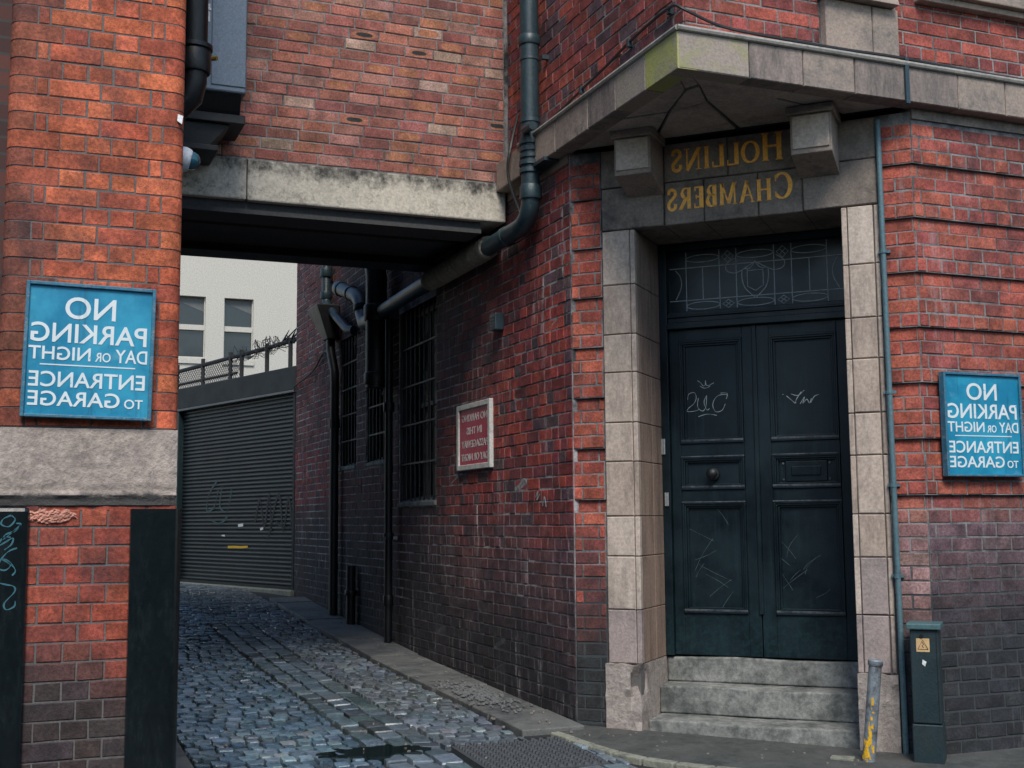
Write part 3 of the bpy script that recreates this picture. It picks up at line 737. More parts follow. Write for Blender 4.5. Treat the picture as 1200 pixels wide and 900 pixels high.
# steps
for k, (z0, z1, w0, w1) in enumerate(((-.05, .104, -.62, -.10), (.104, .286, -.66, -.37), (.286, .456, -.75, -.565))):
    mb = MB(); mb.box(FD, .436, 1.754, z0, z1, w0, w1); o = mb.build('step', 'stone_step', cb)
    bm = bmesh.new(); bm.from_mesh(o.data); bmesh.ops.subdivide_edges(bm, edges=[e for e in bm.edges if abs((e.verts[0].co - e.verts[1].co).dot(FD.u)) > .5], cuts=24)
    for v in bm.verts:
        s = (v.co - FD.o).dot(FD.u); w = (v.co - FD.o).dot(FD.w)
        if v.co.z > z1 - .01 and w > w1 - .01: v.co.z -= .006 + .005 * math.sin(s * 7 + k) + random.uniform(0, .004); v.co += FD.w * random.uniform(-.008, .002)
    bm.to_mesh(o.data); bm.free(); b = o.modifiers.new('bevel', 'BEVEL'); b.width = .012; b.segments = 3; b.limit_method = 'ANGLE'

# doorway joinery
W = -DEP
part('door_frame', 'door_paint', cb, lambda b: (b.box(FD, 1.70, 1.756, .456, 3.252, W - .1, W + .035), b.box(FD, .432, .49, .456, 3.252, W - .1, W + .035),
     b.box(FD, .49, 1.70, 3.205, 3.252, W - .1, W + .03), b.box(FD, .49, 1.70, 2.655, 2.70, W - .1, W + .045), b.box(FD, .49, 1.70, 2.70, 2.775, W - .1, W + .02), b.box(FD, .49, 1.70, 2.735, 2.75, W, W + .035)), bevel=.004)
def leaf(s0, s1, left):
    d = MB(); d.box(FD, s0 + .002, s1 - .002, .46, 2.652, W - .06, W - .022); o = d.build('door_leaf', 'door_paint', cb)
    p0, p1 = (s0 + .086, s1 - .07) if left else (s0 + .082, s1 - .094)
    rails = [(.46, .735), (1.472, 1.556), (1.778, 1.868), (2.575, 2.652)]
    for a, b in rails: part('rail', 'door_paint', o, lambda q: q.box(FD, p0, p1, a, b, W - .03, W), bevel=.003)
    for a, b in ((s0 + .002, p0), (p1, s1 - .002)): part('stile', 'door_paint', o, lambda q: q.box(FD, a, b, .46, 2.652, W - .03, W - .0005), bevel=.003)
    for (a, b) in ((.735, 1.472), (1.556, 1.778), (1.868, 2.575)):
        def mould(q):
            for k, (i, w) in enumerate(((0, .012), (.012, .006), (.026, -.006))):
                for (u0, u1, v0, v1) in ((p0 + i, p1 - i, a + i, a + i + .014), (p0 + i, p1 - i, b - i - .014, b - i), (p0 + i, p0 + i + .014, a + i + .0141, b - i - .0141), (p1 - i - .014, p1 - i, a + i + .0141, b - i - .0141)):
                    q.box(FD, u0, u1, v0, v1, W - .024, W + w)
        pn = part('panel_moulding', 'door_paint', o, mould, bevel=.003)
        part('edge_highlight', 'door_edge', pn, lambda q: q.box(FD, p0 + .002, p1 - .002, a + .0135, a + .0155 + .012, W + .004, W + .0135), bevel=.002)  # moulding highlight painted on as a paler strip
        if b - a < .3 or b < 1.5: part('edge_highlight', 'door_edge', pn, lambda q: q.box(FD, p0, p1, b - .003, b + .006, W + .002, W + .0145), bevel=.002)
    return o
dl = leaf(1.111, 1.70, True); dr = leaf(.49, 1.109, False)
part('meeting_bead', 'door_paint', dr, lambda q: q.box(FD, 1.096, 1.126, .735, 2.652, W - .01, W + .014), bevel=.004)
kn = MB(); c = FD.p(1.411, 1.66, W)
kn.tube([c + FD.w * t for t in (-.02, .004, .006, .03, .04, .06, .07, .074)], [.04, .04, .026, .02, .03, .035, .027, .008], 20); kn.build('door_knob', 'pipe_black', dl, smooth=True)
part('letter_plate', 'door_paint', dr, lambda q: (q.box(FD, .66, .93, 1.60, 1.735, W - .03, W - .008), q.box(FD, .70, .89, 1.64, 1.70, W - .03, W + .001)), bevel=.004)
for a, b in ((.645, 1.615), (.945, 1.615), (.645, 1.72), (.945, 1.72)): part('screw_head', 'door_edge', dr, lambda q: q.tube([FD.p(a, b, W - .03), FD.p(a, b, W - .012)], .007, 8))
for z0, z1, s in ((1.80, 1.905, 1.745), (1.45, 1.54, 1.728)): part('hinge', 'hinge_metal', dl, lambda q: (q.box(FD, s - .008, s + .011, z0, z1, W + .036, W + .046), q.tube([FD.p(s - .01, z0, W + .046), FD.p(s - .01, z1, W + .046)], .007, 8)))
# scratched and chalked marks on the door
def scrib(name, fr, mat, parent, strokes, w, wd=.006): return part(name, mat, parent, lambda q: [q.ribbon(fr, st, [wd * (.45 + .9 * abs(math.sin(1.3 + k * .37 + i * 2))) for k in range(len(st))], w, w + .0015) for i, st in enumerate(strokes)])
def smooth_path(p, n=5):
    out = []
    for i in range(len(p) - 1):
        p0 = p[max(i - 1, 0)]; p1 = p[i]; p2 = p[i + 1]; p3 = p[min(i + 2, len(p) - 1)]
        for k in range(n):
            t = k / n; out.append(tuple(.5 * (2 * b + (c_ - a) * t + (2 * a - 5 * b + 4 * c_ - d) * t * t + (3 * b - a - 3 * c_ + d) * t ** 3) for a, b, c_, d in zip(p0, p1, p2, p3)))
    return out + [p[-1]]
def tagpts(s0, z0, k, pts): return smooth_path([(s0 - x * k, z0 - y * k) for x, y in pts])
K = .0015
tg = [tagpts(1.60, 2.30, K, p) for p in ([(60, 0), (75, 12), (85, 25), (95, 22), (97, 2), (100, 22), (112, 24), (135, 14)], [(70, 25), (90, 36), (110, 32), (118, 25)],
      [(12, 85), (18, 60), (45, 55), (52, 80), (40, 105), (15, 125), (10, 140), (50, 138), (62, 132)], [(62, 80), (58, 120), (80, 140), (96, 120), (100, 70)],
      [(100, 70), (88, 100), (100, 135), (112, 130)], [(165, 62), (195, 65), (190, 90), (192, 70), (150, 75), (128, 110), (140, 145), (170, 140), (185, 112)], [(60, 165), (100, 155), (145, 162)])]
scrib('chalk_tag', FD, 'chalk', dl, tg, W - .0215, .0028)
tg = [tagpts(.94, 2.20, K, p) for p in ([(20, 22), (45, 45), (58, 56), (62, 40), (85, 6)], [(40, 14), (70, 22), (98, 0)], [(78, 60), (98, 30), (90, 58), (108, 40), (118, 58), (128, 38)], [(128, 38), (124, 58), (140, 30), (160, 22)], [(2, 14), (6, 15)])]
scrib('chalk_tag', FD, 'chalk', dr, tg, W - .0215, .0032)
rs = random.Random(5)
for leafo, sa in ((dl, 1.40), (dr, .80)):
    tg = []
    for k in range(9):
        a = (sa + rs.uniform(-.13, .13), 1.1 + rs.uniform(-.22, .25)); ang = rs.uniform(.4, 1.2) * rs.choice((1, -1)); L = rs.uniform(.08, .28)
        tg.append(smooth_path([a, (a[0] + L * .5 * math.cos(ang) + rs.uniform(-.02, .02), a[1] - L * .5 * math.sin(ang)), (a[0] + L * math.cos(ang), a[1] - L * math.sin(ang))]))
    scrib('scratches', FD, 'chalk_dim', leafo, tg, W - .0215, .0022)['kind'] = 'stuff'
# leaded transom
tr = part('transom_glass', 'glass_dark', cb, lambda b: b.box(FD, .488, 1.702, 2.774, 3.206, W - .05, W - .03))
def came(q):
    G0, G1, V0, V1 = .50, 1.69, 2.785, 3.198; cx = (G0 + G1) / 2; un = (G1 - G0) / 10.0; vv = lambda t: V1 - (V1 - V0) * t
    X = lambda k: cx + (k - 5) * un * .98
    def st(p, wd=.0055): q.ribbon(FD, p, wd, W - .031, W - .025)
    for k in (.9, 2.9, 3.9, 6.1, 7.1, 9.1): st([(X(k), vv(0)), (X(k), vv(1))])
    for k in (1.9, 8.1): st([(X(k), vv(.27)), (X(k), vv(.82))])
    st([(G0, vv(.27)), (G1, vv(.27))]); st([(G0, vv(.82)), (G1, vv(.82))])
    for c in (1.9, 5, 8.1):
        for t in (.125, .92):
            st([(X(c) + un * math.cos(g) * (.98 if c != 5 else 1.05), vv(t) + .026 * math.sin(g)) for g in [i * math.pi / 10 for i in range(21)]], .0045)
    for c in (3.4, 6.6):
        for t in (.13, .92):
            h = .04 if t < .5 else .028
            st([(X(c), vv(t) + h), (X(c) + .04, vv(t)), (X(c), vv(t) - h), (X(c) - .04, vv(t)), (X(c), vv(t) + h)], .004)
            st([(X(c) - .02, vv(t) + h / 2), (X(c) + .02, vv(t) - h / 2)], .004); st([(X(c) + .02, vv(t) + h / 2), (X(c) - .02, vv(t) - h / 2)], .004)
    sh = [(0, .25), (.3, .36), (.72, .38), (.74, .55), (.6, .68), (.3, .78), (0, .86)]
    for sgn in (1, -1):
        st(smooth_path([(X(5) + sgn * x * un, vv(t)) for x, t in sh])); st(smooth_path([(X(5) + sgn * x * un, vv(t)) for x, t in [(0, .25), (.5, .34), (1.1, .42), (1.6, .38), (1.65, .27), (1.2, .17)]]))
        st([(X(5) + sgn * .45 * un, vv(.38)), (X(5) + sgn * .45 * un, vv(.66)), (X(5), vv(.74))], .0045)
        st(smooth_path([(X(5 + sgn * 4.75), vv(.3)), (X(5 + sgn * 4.45), vv(.42)), (X(5 + sgn * 4.42), vv(.6)), (X(5 + sgn * 4.75), vv(.8))]), .0045)
    st([(X(5) - .45 * un, vv(.40)), (X(5) + .45 * un, vv(.40))], .0045)
part('lead_cames', 'lead_came', tr, came)
# carved gilt name, mirror-written: thick and thin strokes with serifs
T, t_ = .17, .075
def O_(rx=.5): return [([(.5 + .42 * math.cos(a), .5 + .46 * math.sin(a)) for a in [i * math.pi / 12 for i in range(25)]], [T * (.42 + .62 * abs(math.cos(i * math.pi / 12))) for i in range(25)])]
def sf_(x, y, l=.32): return ([(x - l / 2, y), (x + l / 2, y)], .045)
GL = {
 'H': (.95, [([(.18, 0), (.18, 1)], T), ([(.82, 0), (.82, 1)], T), ([(.18, .52), (.82, .52)], t_), sf_(.18, .02), sf_(.18, .98), sf_(.82, .02), sf_(.82, .98)]),
 'O': (1.0, O_()), 'I': (.36, [([(.5, 0), (.5, 1)], T * 2.0), sf_(.5, .02, .9), sf_(.5, .98, .9)]),
 'L': (.72, [([(.22, 0), (.22, 1)], T * 1.15), ([(.22, .035), (.9, .035)], t_), ([(.92, 0), (.92, .25)], .06), sf_(.22, .98, .4)]),
 'N': (1.0, [([(.17, 0), (.17, 1)], t_), ([(.12, 1), (.84, 0)], T), ([(.84, 0), (.84, 1)], t_), sf_(.17, .02), sf_(.14, .98, .26), sf_(.84, .98)]),
 'S': (.66, [(smooth_path([(.82, .74), (.78, .90), (.5, .97), (.22, .88), (.2, .68), (.5, .52), (.8, .34), (.78, .12), (.48, .03), (.2, .12), (.16, .3)]), .15)]),
 'C': (.95, [([(.54 + .44 * math.cos(a), .5 + .46 * math.sin(a)) for a in [math.radians(42 + i * 276 / 20) for i in range(21)]], [T * (.4 + .6 * abs(math.cos(math.radians(42 + i * 276 / 20)))) for i in range(21)]), ([(.88, .68), (.88, .92)], .05), ([(.88, .1), (.88, .3)], .05)]),
 'A': (.95, [([(.12, 0), (.5, 1)], t_), ([(.47, 1), (.86, 0)], T), ([(.25, .34), (.74, .34)], .06), sf_(.12, .02, .26), sf_(.86, .02, .3)]),
 'M': (1.15, [([(.14, 0), (.17, 1)], t_), ([(.16, 1), (.5, .05)], T), ([(.5, .05), (.83, 1)], t_), ([(.84, 1), (.86, 0)], T), sf_(.14, .02, .24), sf_(.86, .02, .28), sf_(.84, .98, .26), sf_(.14, .98, .24)]),
 'B': (.74, [([(.24, 0), (.24, 1)], T * 1.15), (smooth_path([(.24, .97), (.6, .95), (.76, .76), (.6, .56), (.24, .54)]), [.07] * 5 + [.1] * 5 + [.16] * 5 + [.1] * 5 + [.07]), (smooth_path([(.24, .54), (.66, .52), (.86, .28), (.66, .05), (.24, .03)]), [.07] * 5 + [.12] * 5 + [.18] * 5 + [.1] * 5 + [.07]), sf_(.2, .02, .3), sf_(.2, .98, .3)]),
 'E': (.68, [([(.24, 0), (.24, 1)], T * 1.2), ([(.24, .035), (.86, .035)], t_), ([(.24, .52), (.72, .52)], t_), ([(.24, .965), (.82, .965)], t_), ([(.88, 0), (.88, .22)], .06), ([(.83, .8), (.83, 1)], .06), ([(.73, .42), (.73, .62)], .05)]),
 'R': (.82, [([(.2, 0), (.2, 1)], T), (smooth_path([(.2, .97), (.58, .95), (.74, .75), (.58, .55), (.2, .52)]), [.07] * 5 + [.1] * 5 + [.17] * 5 + [.1] * 5 + [.07]), ([(.42, .53), (.9, 0)], T), sf_(.2, .02, .3), sf_(.18, .98, .28), sf_(.9, .02, .2)]),
}
def gilt(word, s_start, s_end, z0, h, hbig, slope=0.):
    adv = [GL[c][0] * (hbig / h if i == 0 else 1) + .12 for i, c in enumerate(word)]; k = (s_end - s_start) / sum(adv); s = s_start
    holder = None
    for i, c in enumerate(word):
        hh = hbig if i == 0 else h; wd = (adv[i] - .12) * k
        mb = MB()
        for pts, tw in GL[c][1]:
            sc = min(wd, hh) if c != 'I' else hh * .8
            tws = [x * hh * .95 for x in tw] if isinstance(tw, (list, tuple)) else tw * hh * .95
            if c == 'I' and not isinstance(tw, (list, tuple)): tws = tw * hh * .5 if tw > .1 else tw * hh
            mb.ribbon(FD, [(s + px * wd, z0 + py * hh) for px, py in pts], tws, -.0235 + .0012 * (len(mb.f) % 3), -.0165)
        o = mb.build('gilt_letter', 'gold', ds)
        s += adv[i] * k
gilt('HOLLINS', .775, 1.515, 3.605, .145, .182)
gilt('CHAMBERS', .725, 1.545, 3.35, .142, .172)

# alley windows behind iron bars
for (u0, u1, v0, v1) in WIN:
    wnd = part('window', 'wood_black', cb, lambda b: (b.box(FL, u0, u0 + .05, v0, v1, -.17, -.12), b.box(FL, u1 - .05, u1, v0, v1, -.17, -.12), b.box(FL, u0 + .05, u1 - .05, v0, v0 + .06, -.17, -.121), b.box(FL, u0 + .05, u1 - .05, v1 - .06, v1, -.17, -.121),
         b.box(FL, (u0 + u1) / 2 - .015, (u0 + u1) / 2 + .015, v0 + .06, v1 - .06, -.165, -.13), b.box(FL, u0 + .05, u1 - .05, (v0 + v1) / 2 - .02, (v0 + v1) / 2 + .02, -.166, -.125)))
    part('pane', 'glass_dark', wnd, lambda b: b.box(FL, u0 + .01, u1 - .01, v0 + .01, v1 - .01, -.3, -.15))
    part('sill', 'stone_step', wnd, lambda b: b.quadbox([FL.p(u0, v0 - .03, -.12), FL.p(u1, v0 - .03, -.12), FL.p(u1, v0 - .03, .015), FL.p(u0, v0 - .03, .015), FL.p(u0, v0 + .05, -.12), FL.p(u1, v0 + .05, -.12), FL.p(u1, v0, .015), FL.p(u0, v0, .015)]))
    part('reveal', 'concrete_dark', wnd, lambda b: (b.box(FL, u0 - .02, u0 + .001, v0, v1, -.3, -.014), b.box(FL, u1 - .001, u1 + .02, v0, v1, -.3, -.014), b.box(FL, u0, u1, v1, v1 + .02, -.3, -.014)))
    n = max(4, int((u1 - u0) / .13))
    for k in range(n + 1):
        u = u0 + .03 + (u1 - u0 - .06) * k / n; part('bar', 'steel_dark', wnd, lambda b: b.tube([FL.p(u, v0 + .01, -.03), FL.p(u, v1 - .01, -.03)], .008, 6))
    for k in range(1, 5):
        z = v0 + (v1 - v0) * k / 5; part('cross_bar', 'steel_dark', wnd, lambda b: b.box(FL, u0 + .003, u1 - .003, z - .008, z + .008, -.036, -.018))

# ---- unseen block added behind the viewer to shade the walls
ob = empty('added_shade_block', (0, -7, 0), 'plain grey block added across the street to shape the light', 'building')
FO = Frame(0, -3.6, 1, 0, 0, 1)
part('shade_block_body', 'shade_block_grey', ob, lambda b: b.box(FO, -22, 24, -.1, 4.3, -8, 0))
part('shade_block_cap', 'stone_cornice', ob, lambda b: b.box(FO, -22.1, 24.1, 4.3, 4.5, -8.1, .15))

# ================================================================== GATE PIER
pier = empty('brick_pier', (.31, 6.2, 0), 'orange brick gate pier with rounded corners, stone band and iron guards', 'pier')
PW = .772
def rounded(b, w_, u0, u1, dep, r0, r1, v0, v1, c=None):
    """plan profile with rounded front corners, pushed up from v0 to v1"""
    pts = [(u0, -dep)]
    pts += [(u0 + r0 - r0 * math.cos(a), w_ - r0 + r0 * math.sin(a)) for a in [i * math.pi / 10 for i in range(6)]] if r0 else [(u0, w_)]
    pts += [(u1 - r1 + r1 * math.sin(a), w_ - r1 + r1 * math.cos(a)) for a in [i * math.pi / 10 for i in range(6)]] if r1 else [(u1, w_)]
    pts.append((u1, -dep)); n = len(b.v); k = len(pts); ch = .003
    b.v += [tuple(FP.p(u, v0, w)) for u, w in pts] + [tuple(FP.p(u, v1, w)) for u, w in pts]
    b.f.append([n + i for i in range(k)]); b.f.append([n + k + i for i in range(k)])
    for i in range(k): b.f.append([n + i, n + (i + 1) % k, n + k + (i + 1) % k, n + k + i])
    b.c += [c] * (k + 2); return b
ZP = 1.776
part('pier_core', 'mortar_dark', pier, lambda b: (rounded(b, -.0035, .0035, PW - .0035, 1.0, .055, .055, ZP + .01, 8), rounded(b, -.004, .004, PW - .004, 1.0, .02, .02, -.1, 1.44)))
pb = [c for c in pier.children if c.name.startswith('pier_core')][0]
def c_pier(u, v):
    c = jit(random.choice([(.46, .112, .05), (.42, .096, .045), (.50, .128, .058), (.37, .085, .045)]), .16)
    if v > ZP: c = mixc(c, jit((.10, .045, .035)), (1 - sm(u + .08 * wob(u * 2, v), .05, .28)) * .8)
    else:
        c = mixc(c, jit((.24, .052, .042)), .6); c = mixc(c, jit((.03, .036, .038)), (1 - sm(v + .1 * wob(u * 3, v), .55, 1.0)) * .92)
    return c
rows = []
for r in range(0, 40):
    v0 = ZP + .012 + r * .0835
    if r % 2: segs = [(0, .222), (.222, .334), (.334, .445), (.445, .556), (.556, PW)]
    else: segs = [(0, .112), (.112, .165), (.165, .392), (.392, .615), (.615, .672), (.672, PW)]
    rows += [(a, b, v0, v0 + .0835) for a, b in segs]
for r in range(-1, 18):
    v1 = 1.43 - r * .0835; v0 = v1 - .0835
    if v0 < -.05: break
    segs = [(.075, .19), (.19, .30), (.30, .416), (.416, .64), (.64, PW)] if r % 2 else [(.075, .135), (.135, .36), (.36, .475), (.475, .70), (.70, PW)]
    rows += [(a, b, v0, min(v1, 1.428)) for a, b in segs]
for (a, b, v0, v1) in rows:
    mb = MB(); g = .0034; rl = .058 if a == 0 and v0 > 1.6 else 0; rr_ = .058 if b == PW and v0 > 1.6 else 0; wj = random.uniform(-.002, .002)
    if rl or rr_:
        rounded(mb, wj, a + (0 if rl else g * .8), b - (0 if rr_ else g * .8), .10, rl, rr_, v0 + g, v1 - g); mb2 = mb
        o = mb.build('brick', 'brick_pier', pb, smooth=True)
    else:
        o = bpy.data.objects.new('brick', brick_mesh(b - a - .0068, v1 - v0 - .0068, .06, 'brick_pier')); col.objects.link(o)
        mm = FP.rot().to_4x4(); mm.translation = FP.p((a + b) / 2, (v0 + v1) / 2, wj); o.matrix_basis = mm; put(o, pb)
    o.color = (*c_pier((a + b) / 2, (v0 + v1) / 2), 0)
# stone band, weathered
mb = MB(); mb.box(FP, -.012, PW - .004, 1.442, ZP + .006, -.9, .02); band = mb.build('stone_band', 'stone_band', pier)
bm = bmesh.new(); bm.from_mesh(band.data); bmesh.ops.subdivide_edges(bm, edges=bm.edges[:], cuts=22, use_grid_fill=True)
rr = random.Random(11)
for v in bm.verts:
    u = v.co.x + .071; w = 5.82 - v.co.y; z = v.co.z
    if w > 0:
        tex = .0012 * math.sin(u * 45 + z * 20) + rr.uniform(-.0025, .0025)
        if z < 1.475: v.co.y += .012
        if z < 1.66: v.co.y -= tex * 1.6
        if 1.49 < z < 1.52: v.co.y += .006
    if u > PW - .03 and w > .0: v.co.y += .012
bm.to_mesh(band.data); bm.free(); band.data.set_sharp_from_angle(angle=math.radians(50))
# broken brick patch under the band
mb = MB(); rr = random.Random(4); NU, NZ = 34, 14; hgt = {}
for i in range(NU + 1):
    for j in range(NZ + 1):
        x, y = (i / NU - .5) * 2, (j / NZ - .5) * 2; rim = 1 - (x * x + y * y) + .28 * math.sin(i * .9) * math.cos(j * .8) + rr.uniform(-.12, .12)
        w = -.008 + (.012 + rr.uniform(0, .011)) * max(0, min(1, rim * 2.2))
        mb.v.append(tuple(FP.p(.235 + x * .125 + rr.uniform(-.002, .002), 1.394 + y * .036 + rr.uniform(-.0015, .0015), w)))
for i in range(NU):
    for j in range(NZ):
        a = i * (NZ + 1) + j; mb.f.append([a, a + NZ + 1, a + NZ + 2, a + 1]); mb.c.append(None)
mb.build('broken_brick_face', 'broken_brick', pier)
# iron corner guards
def guard(b):
    pts = [(.570, .012)] + [(PW + .022 - .055 + .055 * math.sin(a), .05 - .055 + .055 * math.cos(a)) for a in [i * math.pi / 14 for i in range(8)]] + [(PW + .022, -.5)]
    pts = [(.568, .05)] + pts[1:]
    inn = [(u - .014 if i > 0 else u, w - .012) for i, (u, w) in enumerate(pts)]
    for i in range(len(pts) - 1):
        b.quadbox([FP.p(pts[i][0], -.06, pts[i][1]), FP.p(pts[i + 1][0], -.06, pts[i + 1][1]), FP.p(inn[i + 1][0], -.06, inn[i + 1][1]), FP.p(inn[i][0], -.06, inn[i][1]),
                   FP.p(pts[i][0], 1.425, pts[i][1]), FP.p(pts[i + 1][0], 1.425, pts[i + 1][1]), FP.p(inn[i + 1][0], 1.425, inn[i + 1][1]), FP.p(inn[i][0], 1.425, inn[i][1])])
    b.box(FP, .568, .58, -.06, 1.425, 0, .0379)
gd = part('corner_guard', 'guard_iron', pier, guard, smooth=True)
gl = part('corner_guard', 'guard_iron', pier, lambda b: b.box(FP, -.04, .148, -.06, 1.436, -.3, .034), bevel=.02)
def loop_path(pts, dx=0): return smooth_path(pts, 6)
q = [(x / 7.5, y / 7.5) for x, y in ((100, 30), (60, 45), (30, 95), (60, 105), (98, 60), (130, 70), (105, 110), (60, 140), (85, 155), (60, 160), (20, 200), (60, 170), (90, 150))]
sc_ = .00078
def gp(pts): return smooth_path([(.02 + x * sc_, 1.40 - y * sc_) for x, y in pts], 5)
scrib('painted_tag', FP, 'tag_blue', gl, [gp([(70, 0), (30, 20), (20, 50), (60, 62), (90, 25), (72, 2)]), gp([(95, 45), (120, 50), (95, 85), (45, 105), (30, 130), (60, 110), (120, 55)]), gp([(70, 120), (30, 125), (5, 170), (40, 150), (82, 125), (75, 160), (40, 190)]),
      gp([(105, 180), (60, 200), (20, 250), (15, 290), (50, 300), (75, 270), (30, 240), (60, 250), (100, 300), (85, 330)]), gp([(20, 370), (60, 380), (95, 390), (100, 420), (50, 480), (60, 515), (100, 500), (105, 470)])], .0335, .0055)['kind'] = 'stuff'

# ================================================================== LEFT BUILDING AND BRIDGE
lb = part('left_building', 'brick_plain', None, lambda b: b.plan([(-9, 6.2), (.02, 6.2), (.02, 6.6), (.62, 6.82), (.62, 14.2), (-9, 14.2)], -.1, 8))
tag(lb, 'brick building behind the gate pier, hidden side of the alley', 'building')
br = empty('bridge_building', (2, 9.4, 0), 'brick bridge wing spanning the alley on a pale concrete beam', 'building')
part('bridge_core', 'concrete_dark', br, lambda b: (b.box(FW, .55, 3.394, 3.66, 8, -10.4, -8.55),))
bw = part('bridge_wall', 'mortar_light', br, lambda b: b.box(FB, -.05, 2.79, 3.885, 8, -.1, -.005))
bk = []
for r in range(0, 24):
    v0 = 3.895 + r * .081; bk += [(a, b, v0, v0 + .081, 0) for a, b in row_fill(ST, ST * .5 * (r % 2) + .07 * (r % 3), .0, 2.788)]
def c_bridge(u, v):
    c = jit(random.choice([(.33, .125, .095), (.30, .11, .09), (.36, .14, .10), (.27, .10, .085), (.34, .16, .13)]), .18); x = random.random()
    if x < .05: c = jit((.38, .25, .20))
    fl = random.choice([0] * 16 + [.9, .5, .5, .5])
    return (*c, fl)
lay(bw, FB, bk, 'brick_bridge', c_bridge, 300)
bmo = part('concrete_beam', 'concrete', br, lambda b: (b.box(FB, -.05, .845, 3.59, 3.884, -.35, .03), b.box(FB, .851, 2.785, 3.588, 3.882, -.35, .028)), bevel=.012)
part('beam_lip', 'concrete_dark', br, lambda b: (b.box(FB, -.05, 2.60, 3.50, 3.589, -.32, -.03), b.box(FB, -.05, 2.60, 3.50, 3.53, -.03, -.012)))
part('steel_joist', 'steel_dark', br, lambda b: (b.box(FB, -.05, 2.79, 3.60, 3.66, -1.92, -1.70), b.box(FB, -.05, 2.79, 3.585, 3.60, -1.95, -1.66)))
part('far_joist', 'concrete_dark', br, lambda b: b.box(FB, .2, 2.79, 3.62, 3.665, -1.1, -.9))

# ================================================================== GARAGE AND WHITE BUILDING
ga = empty('garage', (3.4, 18, .46), 'low garage with dark steel roller shutter and rendered parapet at the alley end', 'garage')
part('garage_core', 'fascia', ga, lambda b: b.plan([(3.46, 16.05), (2.08, 20.6), (9, 22), (9, 16.05)], .3, 3.2))
part('parapet', 'fascia', ga, lambda b: (b.box(FG, -.02, 4.6, 3.085, 3.40, -.3, .035)), bevel=.01)
part('parapet_drip', 'fascia_light', ga, lambda b: b.box(FG, -.02, 4.6, 3.05, 3.084, -.3, .055), bevel=.006)
part('jamb', 'fascia', ga, lambda b: b.box(FG, 3.60, 4.6, .3, 3.05, -.25, .02)); part('guide_rail', 'cabinet_green', ga, lambda b: b.box(FG, 3.50, 3.60, .4, 3.05, -.2, .045), bevel=.008)
part('guide_rail', 'fascia', ga, lambda b: b.box(FG, -.02, .03, .4, 3.05, -.2, .03))
def shut(b):
    z = .47; n = 46; h = 2.58 / n; pr = [(0, 0), (.2, .012), (.5, .017), (.8, .012), (.93, 0)]
    prof = []
    for k in range(n): prof += [(z + (k + t) * h, w) for t, w in pr]
    prof.append((z + 2.58, 0)); i0 = len(b.v)
    for v, w in prof: b.v += [tuple(FG.p(.03, v, w - .05)), tuple(FG.p(3.50, v, w - .05))]
    for i in range(len(prof) - 1): b.f.append([i0 + 2 * i, i0 + 2 * i + 1, i0 + 2 * i + 3, i0 + 2 * i + 2]); b.c.append(None)
sh = part('roller_shutter', 'shutter', ga, shut, smooth=True)
part('bottom_rail', 'fascia', sh, lambda b: b.box(FG, .03, 3.50, .45, .53, -.06, -.02)); part('threshold', 'kerb_light', ga, lambda b: b.box(FG, -.05, 3.6, .40, .488, -.08, .09), bevel=.01)
def gg(pts, u0, z0, k): return smooth_path([(u0 - x * k, z0 - y * k) for x, y in pts], 4)
scrib('faded_tag', FG, 'chalk_dim', sh, [gg([(60, 0), (20, 30), (10, 70), (50, 60), (70, 20)], 2.7, 1.95, .006), gg([(90, 10), (80, 60), (120, 70), (140, 20)], 2.7, 1.95, .006), gg([(30, 90), (80, 100), (120, 85)], 2.7, 1.95, .006)], -.033, .03)
scrib('dark_tag', FG, 'tag_dark', sh, [gg([(0, 60), (20, 10), (40, 70), (60, 0), (70, 80)], 1.15, 1.75, .0065), gg([(60, 90), (100, 0), (120, 80), (140, 10), (150, 70), (90, 60)], 1.15, 1.75, .0065)], -.0325, .035)
scrib('yellow_mark', FG, 'paint_yellow', sh, [[(1.95, 1.02), (1.75, 1.023), (1.55, 1.022), (1.35, 1.03)]], -.033, .026)
scrib('white_mark', FG, 'label_white', sh, [[(1.65, 1.32), (1.5, 1.33)], [(2.15, 1.18), (2.05, 1.18)], [(1.0, 1.27), (.92, 1.28)]], -.0329, .03)
# railing with wire on the garage roof
rl = empty('roof_railing', (3.0, 17.5, 3.4), 'rusty tangled wire railing on the garage parapet', 'railing')
for u in (.35, 1.0, 1.75, 2.1, 3.0, 3.9): part('post', 'steel_dark', rl, lambda b: b.tube([FG.p(u, 3.39, -.1), FG.p(u, 3.82, -.1)], .03, 6))
part('top_rail', 'steel_dark', rl, lambda b: (b.tube([FG.p(-.1, 3.80, -.1), FG.p(.9, 3.76, -.1), FG.p(2.1, 3.74, -.1), FG.p(4.4, 3.70, -.1)], .03, 6), b.tube([FG.p(1.9, 3.5, -.1), FG.p(4.4, 3.5, -.1)], .02, 6)))
rr = random.Random(9)
def wire(b):
    for k in range(14):
        u = rr.uniform(-.1, 1.6); z = 3.8 - .03 * u; pts = []
        a = rr.uniform(0, 6)
        for i in range(9): pts.append(FG.p(u + i * .07 + .03 * math.sin(i + a), z + .09 * math.sin(i * 1.3 + a) + rr.uniform(-.05, .06), -.1 + .1 * math.cos(i * 1.3 + a)))
        b.tube(pts, .0045, 4)
    for k in range(10):
        u = rr.uniform(-.1, .9); b.tube([FG.p(u, 3.75, -.1), FG.p(u - rr.uniform(.2, .35), 3.75 + rr.uniform(.05, .25), -.1 + rr.uniform(-.1, .1))], [.02, .004], 4)
part('barbed_wire', 'steel_dark', rl, wire)
